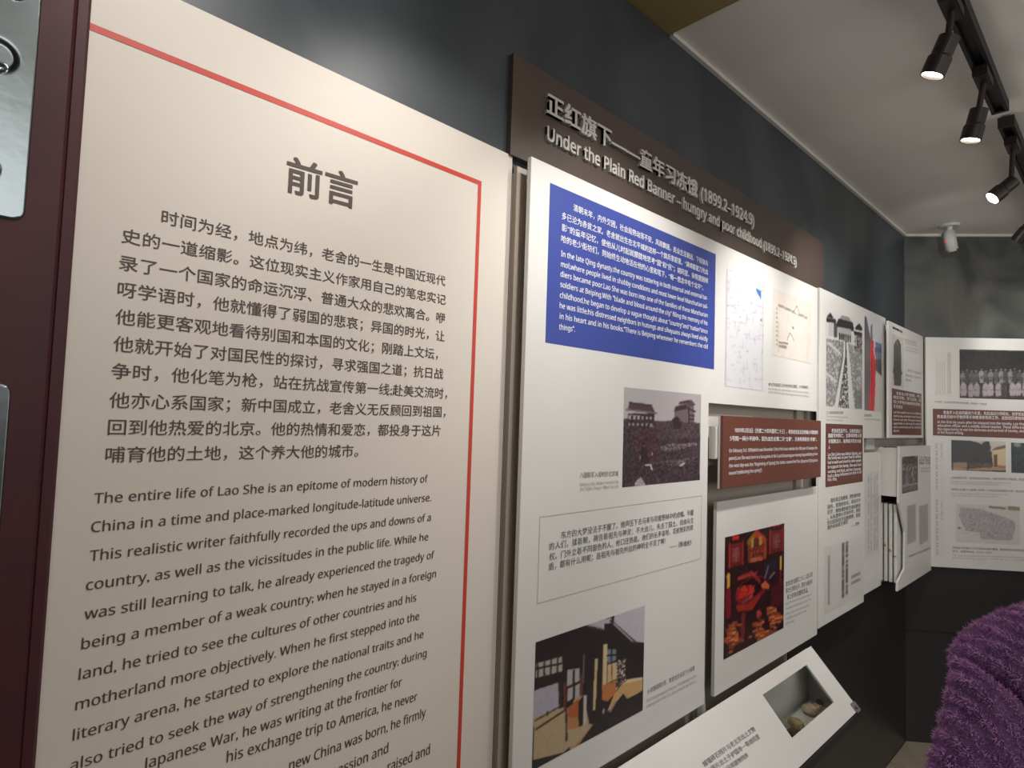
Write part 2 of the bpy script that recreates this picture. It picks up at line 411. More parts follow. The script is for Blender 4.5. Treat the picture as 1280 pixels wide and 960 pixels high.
text('english_text', BF, [
    ('The entire life of Lao She is an epitome of modern history of', (117, 629.5), (534.5, 602.5), 13.2),
    ('China in a time and place-marked longitude-latitude universe.', (113.5, 665.5), (538.7, 626), 13.4),
    ('This realistic writer faithfully recorded the ups and downs of a', (111.5, 701.5), (538.3, 650.7), 13.5),
    ('country, as well as the vicissitudes in the public life. While he', (107, 738), (535, 675), 13.6),
    ('was still learning to talk, he already experienced the tragedy of', (105, 774.5), (542.5, 697.5), 13.7),
    ('being a member of a weak country; when he stayed in a foreign', (101.3, 812), (544.7, 721), 13.8),
    ('land, he tried to see the cultures of other countries and his', (98, 850), (520, 751), 13.9),
    ('motherland more objectively. When he first stepped into the', (93.8, 888), (523.7, 774), 14),
    ('literary arena, he started to explore the national traits and he', (90.5, 926), (529, 796.7), 14),
    ('also tried to seek the way of strengthening the country; during', (87, 964), (533, 820), 14),
    ('Japanese War, he was writing at the frontier for', (178, 962), (502, 856.7), 14),
    ('his exchange trip to America, he never', (283, 953), (521.3, 875), 13.6),
    ('new China was born, he firmly', (361, 963), (532, 895), 13),
    ('passion and', (414, 972), (485, 940), 13),
    ('raised and', (484, 965), (537, 942), 13)], M['inkbrown'], t, kind='l', bold=.009)

# ------------------------------------------------------------------ title sign
TF = main_frame(.014, 638, 194)
TF = Frame([.014, TF.O[1], Z_T + .001], [0, 1, 0])
t = tag(TF.root('title_sign'), 'long dark brown title sign with raised silver Chinese and English letters above the boards', 'sign')
a = TF.uv(638, 70); b = TF.uv(1029.5, 300)
TS_U1 = b[0]; TS_V1 = (a[1] + b[1]) / 2
slab('backing', [(0, 0), (b[0], 0), (b[0], TS_V1), (0, TS_V1)], .0135, M['brownsign'], t)
def raised(fr, s, pl, pr, hp, kind, bold, depth, parent):
    a = fr.uv(*pl); b = fr.uv(*pr); h = fr.uv(pl[0], pl[1] - hp)[1] - a[1]
    ref, base = (.90, -.075) if kind == 'c' else (.73, 0)
    sy = h / ref; co, _ = glyphs(s, bold); X0 = co[:, 0].min(); X1 = co[:, 0].max(); sx = (b[0] - a[0]) / (X1 - X0)
    bar = glyphs('|')[0][:, 0].max(); made = {}
    for i, ch in enumerate(s):
        if ch == ' ': continue
        adv = glyphs(s[:i] + '|')[0][:, 0].max() - bar
        if i == 0: adv = 0
        u = a[0] + (adv - X0) * sx; v = a[1] + (b[1] - a[1]) * (adv - X0) / (X1 - X0)
        if ch not in made:
            cg, fs = glyphs(ch, bold, 2, .5)
            me = bpy.data.meshes.new('letter')
            me.from_pydata([(c[0] * sx, -(c[2] + .5) * depth, (c[1] - base) * sy) for c in cg], [], fs)
            me.materials.append(M['silver']); made[ch] = me
        o = bpy.data.objects.new('letter', made[ch]); COL.objects.link(o); o.parent = parent; o.location = (u, -.0005, v)
raised(TF, '正红旗下——童年习冻饿', (679.7, 142.5), (868.5, 248.5), 26.5, 'c', .024, .008, t)
raised(TF, '(1899.2–1924.9)', (873, 248.5), (940, 283), 15.5, 'l', .022, .007, t)
raised(TF, 'Under the Plain Red Banner – hungry and poor childhood (1899.2–1924.9)', (681, 175.5), (993.5, 332.5), 17.5, 'l', .022, .006, t)

# ------------------------------------------------------------------ board 1 (L-shaped)
X1 = .05
B1 = main_frame(X1, 640, 960)
t = tag(B1.root('exhibit_board'), 'tall white L-shaped board with the blue text block, two photographs and two maps', 'exhibit board')
a = B1.uv(665, 196.5); r_ = B1.uv(1022, 360); n1 = B1.uv(888, 505); n2 = B1.uv(1021.7, 513.8); bb = B1.uv(878, 880.5); bl = B1.uv(751, 960)
vt = (a[1] + r_[1]) / 2; vn = (n1[1] + n2[1]) / 2; vb = (bb[1] + bl[1]) / 2
un = (n1[0] + bb[0]) / 2
slab('panel', [(0, vb), (un, vb), (un, vn), (r_[0], vn), (r_[0], vt), (0, vt)], .01, M['white'], t)
V_TOP1 = vt + B1.O[2]
blk = rslab('blue_block', B1, [(687.6, 226.8), (894.3, 318.9), (892.6, 461.9), (681.6, 428)], .0012, M['blue'], t, n0=.0004)
text('chinese_text', B1, [
    ('清朝末年，内外交困，社会局势动荡不安，风雨飘摇，民众生活窘迫，下层旗兵', (716.3, 263.5), (884.5, 333), 8.8),
    ('多已沦为赤贫之家。老舍就出生在北平城的这样一个旗兵家庭里。“满城都是刀光血', (701.7, 273.9), (884.5, 343.8), 9),
    ('影”的童年记忆，使他从儿时起就朦胧地思考“国”和“民”；胡同里、杂院里困顿', (701.7, 288.4), (884.5, 354.8), 9),
    ('哈的老少街坊们，则始终生动地活在他的心里和笔下，“每一思念中有个北平”。', (701, 302.5), (878.5, 363.4), 9)],
    M['inkwhite'], blk, bold=.006, off=.001)
text('english_text', B1, [
    ('In the late Qing dynasty,the country was tottering in both internal and external tur-', (700.8, 320.2), (884, 375.2), 7.2),
    ('mol,where people lived in shabby conditions and most lower-level Manchurian sol-', (700.6, 333.2), (884, 386), 7.2),
    ('diers became poor.Lao She was born into one of the families of these Manchurian', (700, 345.6), (884, 396.9), 7.2),
    ('soldiers at Beiping.With "blade and blood around the city" filling the memory of his', (699.8, 358.6), (884, 406.8), 7.2),
    ('childhood,he began to develop a vague thought about "country"and "nation"since', (699.3, 372), (884, 417.2), 7.2),
    ('he was little;his distressed neighbors in hutongs and siheyuans always lived vividly', (699, 385), (884, 426.7), 7.2),
    ('in his heart and in his books."There is Beiping whenever he remembers the old', (699, 398.4), (884, 436), 7.2),
    ('things".', (698.2, 411.8), (718.2, 414.8), 7.2)], M['inkwhite'], blk, kind='l', bold=.008, off=.001)
# thin rule round the quotation
q1 = rect_uv(B1, [(674.4, 645.8), (873, 620), (880, 699), (671.4, 752.3)])
bm = bmesh.new(); lw = .0011; u0, v0, u1, v1 = q1
for a, b, c, d in (((u0, v0), (u1, v0), (u1, v0 + lw), (u0, v0 + lw)), ((u0, v1 - lw), (u1, v1 - lw), (u1, v1), (u0, v1)),
                   ((u0, v0), (u0 + lw, v0), (u0 + lw, v1), (u0, v1)), ((u1 - lw, v0), (u1, v0), (u1, v1), (u1 - lw, v1))):
    strip(bm, a, b, c, d, .0006)
from_bm('thin_rule', bm, M['inkpale'], t)
text('quotation', B1, [
    ('东方的大梦没法子不醒了。炮声压下去马来与印度野林中的虎啸。半醒', (701, 673.5), (866.7, 643.6), 9),
    ('的人们，揉着眼，祷告着祖先与神灵；不大会儿，失去了国土、自由与主', (686.3, 687.8), (866.7, 653.4), 9),
    ('权。门外立着不同面色的人，枪口还热着。他们的长矛毒弩，花蛇斑彩的厚', (686.3, 700.6), (866.3, 662.4), 9),
    ('盾，都有什么用呢；连祖先与祖先所信的神明全不灵了啊！', (685.5, 713), (831.6, 679.5), 9),
    ('——《断魂枪》', (836.3, 686.5), (864, 681.4), 7)], M['inkgrey'], t, bold=.004)
text('caption', B1, [('八国联军入侵时的北京城', (724.5, 597.7), (772.6, 594.8), 7),
    ('小羊圈胡同5号，老舍出生在这个小院里', (808.7, 868), (868, 837.5), 6.5),
    ('老北京城城区及老舍故居位置图，小羊圈胡同。', (960.3, 482.5), (1010.6, 486), 4.2)], M['inkgrey'], t)
text('caption', B1, [('Beijing city when invaded by', (724.5, 607.8), (773.2, 604), 4.6),
    ('the Eight-Power Allied Forces', (724.5, 613.9), (772.6, 609.6), 4.6),
    ('No.5 Xiaoyangjuan Hutong. The gateway in the', (808, 878), (870, 846), 4.2),
    ('courtyard in No.5 is also shared by others.', (808, 885), (870, 852.5), 4.2),
    ('Old Beijing city and the place of the former residence', (960.3, 487), (1011, 492), 2.6),
    ('of the family in the Xiaoyangjuan Hutong of Beijing', (960.3, 491), (1011, 496.5), 2.6)], M['inkpale'], t, kind='l')

# city wall photograph
p = Pic('photograph', B1, [(780, 484.8), (876.5, 492.5), (874.4, 599.7), (777.8, 609.3)], 150, 140, (176, 168, 170), t, crop=(770, 470, 6.4))
hill = [(58, 345), (180, 330), (320, 360), (440, 360), (470, 320), (500, 350), (590, 370), (670, 375), (668, 840), (48, 893)]
p.poly(hill, (66, 52, 57)); hm = p.mask(p.q(hill))
p.poly([(320, 365), (440, 362), (470, 330), (520, 365), (670, 380), (670, 500), (330, 500)], (78, 64, 68))
p.poly([(130, 440), (330, 430), (350, 700), (170, 690)], (74, 50, 57))
p.grain(13, 2, hm)
p.poly([(95, 350), (95, 300), (305, 300), (305, 365)], (60, 48, 52))
p.poly([(105, 215), (285, 235), (310, 290), (90, 275)], (82, 62, 68)); p.line((80, 268), (325, 298), .012, (120, 104, 108)); p.line((105, 213), (285, 236), .01, (58, 44, 50))
p.poly([(98, 310), (305, 330), (305, 350), (98, 345)], (168, 155, 158))
for k in range(6): p.poly([(120 + k * 33, 318 + k), (136 + k * 33, 318 + k), (136 + k * 33, 348 + k), (120 + k * 33, 348 + k)], (56, 44, 50))
p.poly([(98, 372), (310, 382), (310, 405), (98, 400)], (150, 138, 142))
for k in range(6): p.poly([(110 + k * 36, 374), (128 + k * 36, 374), (128 + k * 36, 402), (110 + k * 36, 402)], (60, 47, 53))
p.poly([(465, 290), (470, 245), (560, 215), (620, 235), (625, 370), (530, 372), (465, 335)], (112, 96, 100))
p.poly([(460, 285), (480, 245), (560, 228), (575, 262)], (64, 50, 55)); p.poly([(498, 228), (510, 206), (590, 190), (598, 212)], (70, 56, 60))
p.poly([(560, 230), (600, 190), (635, 230), (600, 245)], (84, 70, 74)); p.line((578, 262), (632, 285), .015, (66, 52, 58)); p.line((590, 315), (625, 318), .012, (66, 52, 58)); p.line((590, 345), (622, 347), .012, (66, 52, 58))
p.line((580, 250), (582, 370), .02, (60, 48, 52)); p.poly([(455, 380), (470, 330), (490, 325), (530, 370), (520, 420), (460, 420)], (54, 44, 48))
p.speck(p.mask(p.q([(350, 565), (420, 540), (640, 535), (650, 555), (440, 600), (370, 600)])), (160, 146, 148), .38)
p.speck(p.mask(p.q([(320, 690), (480, 670), (650, 640), (640, 660), (480, 720), (330, 700)])), (170, 156, 160), .16)
p.speck(p.mask(p.q([(330, 560), (660, 540), (665, 720), (330, 730)])), (120, 104, 108), .07)
p.speck(hm, (96, 82, 86), .05, 2)
p.poly([(500, 720), (540, 690), (555, 698), (520, 724)], (196, 184, 186)); p.poly([(228, 706), (280, 706), (292, 752), (282, 752), (270, 716), (228, 716)], (214, 204, 206))
p.poly([(150, 885), (150, 850), (195, 805), (240, 875)], (186, 174, 176)); p.speck(p.mask(p.q([(150, 885), (150, 850), (195, 805), (240, 875)])), (90, 76, 80), .2)
p.ell(.2, .71, .008, .02, (190, 178, 180)); p.ell(.34, .68, .006, .018, (180, 168, 170))
p.poly([(200, 560), (250, 570), (250, 700), (190, 700)], (44, 34, 40), .7)
p.blur(1).done('old sepia photograph of two city gate towers above a dark embankment')
# courtyard house photograph
p = Pic('photograph', B1, [(669, 803.7), (806.2, 756), (802.8, 888), (665, 963)], 170, 190, (44, 38, 40), t, crop=(660, 750, 5.05))
p.poly([(545, 95), (738, 30), (735, 270), (670, 262), (600, 205), (540, 140)], (186, 180, 190))
p.poly([(360, 160), (470, 125), (520, 110), (545, 145), (480, 150), (480, 190), (440, 178)], (176, 172, 176))
p.grain(3)
p.line((520, 130), (680, 270), .016, (70, 64, 68)); p.line((540, 150), (660, 262), .008, (190, 186, 190))
for k in range(9): p.line((365 + k * 13, 158 + k * 3), (372 + k * 13, 176 + k * 3), .008, (60, 54, 56))
p.poly([(48, 400), (215, 355), (215, 450), (48, 492)], (172, 162, 156))
for k in range(5): p.line((60 + k * 42, 390 - k * 11), (60 + k * 42, 500 - k * 11), .012, (48, 40, 40))
p.line((45, 435), (218, 398), .01, (48, 40, 40))
p.poly([(38, 570), (190, 520), (195, 690), (35, 745)], (168, 164, 176))
p.poly([(35, 745), (240, 670), (262, 700), (300, 600), (350, 600), (385, 780), (410, 785), (270, 950), (30, 1010)], (178, 156, 124))
p.poly([(246, 440), (325, 430), (325, 600), (246, 640)], (176, 168, 166)); p.line((288, 450), (288, 620), .018, (48, 40, 40)); p.line((246, 555), (328, 515), .014, (48, 40, 40))
p.line((205, 520), (205, 665), .02, (60, 42, 40)); p.line((230, 530), (230, 675), .02, (110, 60, 48)); p.line((335, 480), (335, 600), .016, (120, 66, 48))
p.poly([(250, 680), (320, 620), (318, 800), (250, 810)], (168, 92, 52)); p.poly([(250, 740), (320, 740), (318, 810), (250, 820)], (178, 132, 82), .8)
p.poly([(318, 640), (350, 600), (345, 790), (318, 800)], (40, 34, 36)); p.poly([(350, 600), (372, 600), (366, 770), (350, 790)], (188, 186, 178))
p.line((45, 760), (200, 672), .009, (90, 60, 48)); p.line((50, 815), (240, 690), .012, (80, 54, 44)); p.line((240, 680), (242, 885), .014, (60, 44, 40)); p.line((122, 705), (122, 730), .01, (60, 44, 40))
p.poly([(420, 370), (440, 370), (425, 690), (408, 700)], (196, 178, 130)); p.line((352, 350), (348, 520), .014, (110, 104, 108))
p.poly([(472, 280), (500, 276), (495, 600), (465, 620)], (206, 184, 140)); p.poly([(465, 540), (560, 500), (560, 580), (500, 640), (465, 630)], (184, 116, 70))
p.poly([(500, 310), (555, 310), (555, 380), (500, 400)], (120, 128, 140)); p.line((526, 310), (526, 395), .01, (40, 36, 38)); p.line((500, 350), (555, 345), .01, (40, 36, 38))
p.poly([(500, 410), (552, 390), (552, 500), (500, 525)], (200, 172, 128)); p.line((527, 400), (527, 520), .008, (110, 80, 56)); p.poly([(552, 400), (575, 395), (575, 480), (552, 500)], (206, 196, 180))
p.poly([(555, 390), (565, 380), (615, 370), (620, 560), (560, 590)], (120, 100, 84)); p.speck(p.mask(p.q([(555, 380), (615, 370), (620, 560), (555, 590)])), (40, 34, 36), .5, 2); p.speck(p.mask(p.q([(555, 380), (615, 370), (620, 560), (555, 590)])), (216, 206, 190), .2, 2)
p.poly([(600, 520), (725, 485), (722, 570), (690, 590), (625, 625), (600, 590), (520, 690), (500, 700), (540, 600)], (196, 156, 104))
p.poly([(625, 500), (724, 486), (724, 500), (600, 530)], (214, 192, 150)); p.poly([(620, 300), (730, 270), (728, 480), (620, 495)], (46, 34, 40))
p.poly([(510, 705), (545, 640), (560, 640), (520, 710)], (150, 120, 128)); p.ell(.595, .82, .012, .025, (150, 146, 150))
p.poly([(270, 950), (410, 785), (330, 900), (290, 960)], (168, 120, 90)); p.poly([(225, 960), (262, 925), (262, 960)], (60, 44, 40))
p.grain(6).blur(1).done('colour photograph of an old courtyard house with paper lattice windows')
# map prints
p = Pic('map_print', B1, [(907, 336), (954.4, 353.5), (954.4, 488.5), (907, 483)], 80, 150, (214, 214, 218), t, crop=(900, 320, 5.333))
for k in range(170):
    x = rng.random(); y = rng.random(); L = .03 + .12 * rng.random(); c = 150 + 45 * rng.random(); cc = (c, c + rng.normal(0, 6), c + 12)
    p.line((x, y), (min(1, x + L), y), .009, cc, .7, True) if k % 2 else p.line((x, y), (x, min(1, y + L * .5)), .011, cc, .7, True)
for k in range(22): p.ell(rng.random(), rng.random(), .02, .006, (180, 156, 162), .8)
p.poly([(235, 212), (272, 235), (272, 288), (250, 255)], (66, 120, 176)); p.line((.02, .0), (.02, 1), .015, (170, 170, 176), 1, True); p.line((.97, .02), (.97, .98), .012, (170, 170, 176), 1, True)
p.ell(.92, .35, .025, .008, (170, 90, 90)); p.blur(1).done('faint grey street map with a small blue lake')
p = Pic('map_print', B1, [(966.6, 362.2), (1014.4, 377.5), (1012.8, 454.5), (965.6, 443.8)], 80, 100, (216, 208, 199), t, crop=(900, 320, 5.333))
p.grain(2, 8)
for dd in (0, 9): p.line((388, 322 + dd), (580, 410 + dd), .012, (150, 140, 126), .9)
p.line((388, 340), (388, 640), .008, (190, 176, 156)); p.line((580, 400), (580, 690), .008, (196, 182, 162))
p.poly([(490, 375), (510, 335), (530, 392)], (238, 230, 214)); p.line((490, 375), (510, 335), .012, (130, 118, 104)); p.line((510, 335), (530, 392), .012, (130, 118, 104))
p.ell(.5, .5, .02, .02, (130, 118, 104)); p.poly([(448, 560), (465, 512), (490, 560)], (236, 228, 212))
p.line((448, 560), (465, 512), .012, (130, 118, 104)); p.line((465, 512), (490, 560), .012, (130, 118, 104)); p.line((392, 575), (450, 585), .02, (140, 128, 112)); p.line((395, 600), (440, 608), .03, (150, 138, 122))
for k in range(9): p.line((376, 350 + k * 30), (380, 352 + k * 30), .02, (150, 138, 122))
p.done('cream coloured sketch plan of a courtyard and lanes')

# ------------------------------------------------------------------ board 2
B2 = main_frame(X1, 892.4, 870.8)
t = tag(B2.root('exhibit_board'), 'white board with the dark red offerings photograph, below the brown text sign', 'exhibit board')
u0, v0, u1, v1 = rect_uv(B2, [(896.8, 627.9), (1022, 608.1), (1021.7, 793.6), (892.4, 870.8)])
slab('panel', [(u0, v0), (u1, v0), (u1, v1), (u0, v1)], .01, M['white'], t)
p = Pic('photograph', B2, [(906.2, 672), (980.6, 653.8), (978.8, 784.6), (904, 825.3)], 110, 170, (46, 20, 24), t, crop=(900, 650, 5.33))
p.grain(7, 2)
for (x, y) in ((105, 220), (375, 130)):
    p.poly([(x - 45, y - 55), (x + 48, y - 75), (x + 45, y + 75), (x - 48, y + 95)], (110, 30, 32)); p.line((x - 42, y - 60), (x - 44, y + 95), .02, (170, 44, 36)); p.line((x + 46, y - 78), (x + 44, y + 70), .02, (170, 44, 36))
    p.poly([(x - 25, y - 35), (x + 25, y - 45), (x + 20, y + 60), (x - 25, y + 70)], (74, 34, 38)); p.line((x, y - 30), (x, y + 55), .03, (130, 60, 54)); p.line((x - 20, y + 20), (x + 20, y + 10), .02, (140, 60, 54))
    p.poly([(x - 25, y - 115), (x + 22, y - 120), (x + 22, y - 90), (x - 22, y - 85)], (196, 44, 40))
p.poly([(180, 150), (210, 95), (250, 75), (295, 95), (315, 160), (310, 260), (190, 290)], (96, 40, 28))
p.line((190, 150), (240, 90), .05, (150, 90, 32)); p.line((240, 85), (300, 140), .05, (176, 60, 36)); p.line((300, 140), (300, 240), .04, (160, 66, 36)); p.line((190, 150), (190, 270), .02, (140, 60, 34))
p.poly([(203, 125), (222, 120), (222, 180), (203, 185)], (176, 144, 74)); p.poly([(258, 110), (278, 105), (278, 165), (258, 170)], (176, 136, 70)); p.line((205, 270), (280, 255), .03, (176, 100, 66)); p.speck(p.mask(p.q([(195, 190), (305, 170), (305, 260), (195, 280)])), (170, 70, 60), .35, 2)
p.line((205, 125), (205, 185), .02, (120, 96, 48))
p.line((55, 375), (56, 480), .05, (206, 160, 66)); p.line((404, 252), (404, 345), .04, (214, 172, 74)); p.line((55, 490), (55, 620), .08, (120, 24, 40)); p.line((402, 350), (402, 440), .05, (110, 24, 36))
p.poly([(300, 300), (370, 250), (385, 330), (330, 400), (290, 390)], (44, 34, 52)); p.line((320, 310), (300, 380), .02, (120, 110, 120)); p.line((360, 350), (330, 385), .02, (130, 96, 90))
p.ell(.42, .52, .26, .115, (124, 26, 34)); p.ell(.42, .5, .22, .085, (40, 14, 20)); p.poly([(105, 480), (150, 440), (210, 430), (235, 470), (200, 520), (120, 530)], (150, 28, 30)); p.speck(p.mask(p.q([(105, 480), (150, 440), (210, 430), (235, 470), (200, 520), (120, 530)])), (190, 50, 40), .25, 2)
p.poly([(105, 565), (190, 560), (250, 500), (265, 470), (262, 520), (215, 600), (115, 612)], (150, 40, 34)); p.line((120, 390), (210, 350), .03, (140, 40, 46)); p.line((210, 350), (265, 410), .03, (140, 40, 46)); p.line((150, 548), (215, 512), .012, (110, 90, 96))
p.poly([(270, 430), (300, 405), (330, 430), (325, 460), (280, 455)], (196, 96, 56)); p.poly([(340, 440), (420, 400), (420, 560), (340, 600)], (88, 22, 32), .8)
for cx, cy, s_ in ((90, 790, 1.0), (370, 650, .9), (265, 750, .85)):
    for k in range(16):
        x = cx + rng.normal(0, 24 * s_); y = cy + rng.normal(0, 38 * s_); c = 150 + 60 * rng.random()
        p.poly([(x - 20, y - 14), (x + 18, y - 20), (x + 22, y + 14), (x - 16, y + 20)], (c, c * .48, c * .26), .75)
p.poly([(240, 610), (260, 595), (278, 620), (262, 665), (245, 650)], (176, 66, 50)); p.line((155, 640), (150, 760), .06, (120, 34, 44)); p.line((262, 660), (262, 720), .05, (110, 34, 30))
for k in range(10): p.line((120 + k * 13, 398 - k * 4), (126 + k * 13, 386 - k * 4), .015, (176, 70, 60))
for k in range(26):
    x, y = 110 + 110 * rng.random(), 440 + 85 * rng.random(); p.line((x, y), (x + 14, y - 8), .012, (206, 60, 48), .7)
for cx, cy in ((90, 790), (370, 650), (265, 750)):
    for k in range(14):
        x = cx + rng.normal(0, 26); y = cy + rng.normal(0, 40); p.line((x - 10, y), (x + 10, y - 6), .018, (228, 140, 84), .7); p.line((x - 12, y + 10), (x + 10, y + 4), .014, (96, 40, 28), .7)
for x, y in ((105, 220), (375, 130)):
    for k in range(6): p.line((x - 22, y - 25 + k * 16), (x + 20, y - 32 + k * 16), .012, (150, 84, 80), .8)
p.grain(8).blur(1).done('dark red photograph of candles, a round basket and orange offerings')
text('caption', B2, [('老舍出生在腊月二十三，北京人家', (982, 733.5), (1015.3, 720.5), 6.5),
    ('祭灶王爷的日子，照片为祭灶供', (982, 742), (1015.3, 729.5), 6.5), ('桌上的关东糖和贡品。', (983.5, 750), (1010, 740), 6.5)], M['inkgrey'], t)
text('caption', B2, [('Lao She was born on the day of', (982, 756 + 0), (1014, 744), 3), ('sacrifice to the kitchen god. The', (982, 762.5), (1014, 750), 3),
    ('photo shows the table and the', (982, 769), (1011, 757.5), 3), ('candies and gifts for the', (982, 775), (1008, 764.5), 3), ('offering.', (982, 781), (993, 776.5), 3)], M['inkpale'], t, kind='l')

# ------------------------------------------------------------------ brown sign, proud of the boards
SF = main_frame(.08, 903, 610.7)
t = tag(SF.root('text_sign'), 'brown rectangular text sign with white writing, in the gap of the white boards', 'sign')
u0, v0, u1, v1 = rect_uv(SF, [(904, 519.3), (1026.4, 526.2), (1026, 596.8), (903, 610.7)])
blk = slab('panel', [(u0, v0), (u1, v0), (u1, v1), (u0, v1)], .008, M['brown'], t)
slab('white_core', [(u0, v0), (u1 - .004, v0), (u1 - .004, v1), (u0, v1)], .006, M['whiteedge'], t, n0=-.0081, bevel=0)
slab('mounting_plate', [(u0 - .012, v0 + .08), (u1 - .2, v0 + .08), (u1 - .2, v1 - .03), (u0 - .012, v1 - .03)], .02, M['acrylic'], t, n0=-.0145, bevel=.004)
text('chinese_text', SF, [
    ('1899年2月3日（光绪二十四年腊月二十三），老舍出生在北京西城小羊圈胡同', (918, 540.6), (1021.8, 543), 6.1),
    ('5号院一间小平房中，因为出生在第二天“立春”，父亲给他取名“庆春”。', (912, 551), (1020.6, 551.5), 6.1)], M['inkwhite'], blk, bold=.01)
text('english_text', SF, [
    ('On February 3rd, 1899(which was December 23rd of the lunar calendar,the 24th year of Guangxu Em-', (911, 565.5), (1021.6, 561.4), 4.5),
    ('peror),Lao She was born in a bungalow at No.5 yard,Xiaoyangjuan hutong,Huguosi,Beijing.Since', (911, 575), (1021.6, 569), 4.5),
    ('the next day was the "Beginning of Spring",his father named him"Shu Qingchun"(Qingchun', (911, 584.4), (1021.6, 576.8), 4.5),
    ('means"celebrating the spring")', (910.8, 593.7), (951.8, 589.3), 4.5)], M['inkwhite'], blk, kind='l', bold=.009)

# mounting rails behind the boards
def rail(y0, y1, z0, z1, lab, X0=.001, X1_=.012, m='rail'):
    o = box('mounting_rail', (0, 0, 0), (X1_ - X0, y1 - y0, z1 - z0), M[m], None, .001); o.location = (X0, y0, z0)
    tag(o, lab, 'rail')
rail(.8065, .834, .88, 2.10, 'narrow beige strip beside the seam right of the foreword board', m='beigewall')
for lab, pa in (('slim aluminium rail behind the right end of the brown sign, the left one of two', 995), ('slim aluminium rail behind the right end of the brown sign, the right one of two', 1008)):
    y_ = hit(pa, 560, 0, .01)[1]; rail(y_, y_ + .045, .88, 2.09, lab)
# light block behind the boards, left of the brown sign
bx = box('light_block', (0, 0, 0), (.028, .30, .145), M['whiteedge'], None, .001); bx.location = (.0, hit(882, 540, 0, .03)[1], hit(885, 582, 0, .03)[2] + .0)
tag(bx, 'small pale block on the wall behind the left edge of the brown sign', 'wall block')

# ------------------------------------------------------------------ board 3 (gate photograph + red guard), stepped outline
B3 = main_frame(X1, 1022.8, 787)
t = tag(B3.root('exhibit_board'), 'white stepped board with a black and white gate photograph and a red figure', 'exhibit board')
a = B3.uv(1028.5, 361.2); c = B3.uv(1107, 397.5); d = B3.uv(1107, 548); e = B3.uv(1080.7, 547.4); f = B3.uv(1079, 752)
u_l = .0; vt = (a[1] + c[1]) / 2; vn = (d[1] + e[1]) / 2; un = (e[0] + f[0]) / 2; vb = (f[1] + 0) / 2
slab('panel', [(u_l, vb), (un, vb), (un, vn), (c[0], vn), (c[0], vt), (u_l, vt)], .01, M['white'], t)
p = Pic('photograph', B3, [(1032.7, 385), (1077.5, 403.5), (1077.5, 511.5), (1032.7, 508.2)], 90, 150, (212, 212, 212), t, crop=(1028, 370, 6))
K = (52, 50, 50)
grd = [(28, 320), (180, 345), (297, 400), (297, 848), (28, 828)]
p.poly(grd, (150, 148, 146)); gm = p.mask(p.q(grd)); p.speck(gm, (196, 195, 193), .35, 3); p.speck(gm, (96, 94, 94), .22)
p.poly([(120, 180), (145, 145), (200, 158), (220, 215), (120, 195)], (150, 148, 148)); p.line((122, 190), (222, 215), .05, K); p.line((112, 212), (228, 245), .05, K); p.poly([(115, 230), (215, 250), (215, 320), (115, 300)], (176, 174, 172))
for k in range(6): p.line((128 + k * 16, 290 + k * 4), (128 + k * 16, 315 + k * 4), .04, K)
p.poly([(35, 150), (60, 125), (85, 170), (35, 160)], K); p.line((35, 180), (95, 190), .04, K); p.poly([(45, 195), (85, 200), (85, 300), (45, 300)], (190, 188, 186)); p.poly([(85, 200), (110, 205), (110, 310), (85, 310)], K, .8)
p.poly([(245, 235), (275, 205), (297, 240), (297, 262), (245, 250)], K); p.line((240, 275), (297, 295), .04, K); p.poly([(255, 300), (297, 305), (297, 430), (255, 400)], (150, 148, 146)); p.speck(p.mask(p.q([(240, 280), (297, 290), (297, 440), (240, 400)])), K, .4, 2)
p.line((40, 350), (130, 430), .03, (200, 200, 198)); p.line((30, 580), (100, 640), .03, (200, 200, 198))
p.poly([(165, 340), (188, 340), (238, 848), (85, 832)], (54, 52, 52)); p.speck(p.mask(p.q([(165, 500), (182, 500), (195, 840), (120, 835)])), (200, 200, 198), .4, 2)
p.poly([(160, 345), (172, 345), (172, 440), (118, 834), (86, 832), (150, 480)], (212, 212, 210)); p.poly([(176, 345), (190, 345), (240, 846), (196, 844), (180, 440)], (212, 212, 210))
p.poly([(238, 700), (297, 720), (297, 848), (245, 846)], (84, 82, 82), .5)
p.blur(1).done('black and white photograph of a city gate above two long white rails')
p = Pic('photograph', B3, [(1080.5, 394.7), (1101.8, 402.8), (1101.8, 514.7), (1080.5, 512.8)], 50, 150, (214, 212, 220), t, crop=(1028, 370, 6))
p.poly([(315, 148), (330, 160), (362, 330), (360, 860), (315, 858)], (104, 98, 104)); p.poly([(395, 345), (443, 360), (443, 500), (395, 480)], (110, 124, 160)); p.line((395, 400), (443, 412), .08, (84, 92, 130)); p.poly([(395, 470), (443, 480), (443, 600), (400, 560)], (84, 78, 84))
p.poly([(400, 560), (443, 600), (443, 868), (390, 865)], (200, 194, 186)); p.poly([(362, 215), (372, 215), (376, 335), (360, 335)], (120, 110, 116))
p.poly([(362, 335), (382, 335), (384, 400), (400, 430), (398, 560), (396, 655), (388, 862), (345, 862), (358, 655), (362, 540), (352, 430), (360, 400)], (214, 30, 44)); p.line((370, 480), (372, 850), .06, (176, 20, 36)); p.line((384, 400), (396, 470), .05, (230, 210, 210))
p.blur(1).done('tall narrow photograph of a figure in bright red')
blk = rslab('brown_block', B3, [(1032.3, 529.4), (1078.5, 531.3), (1078.1, 601.9), (1031.5, 609.4)], .0012, M['brown'], t, n0=.0004)
def cr(bx, by, s_): return lambda x, y: (bx + x / s_, by + y / s_)
c8 = cr(1025, 520, 8)
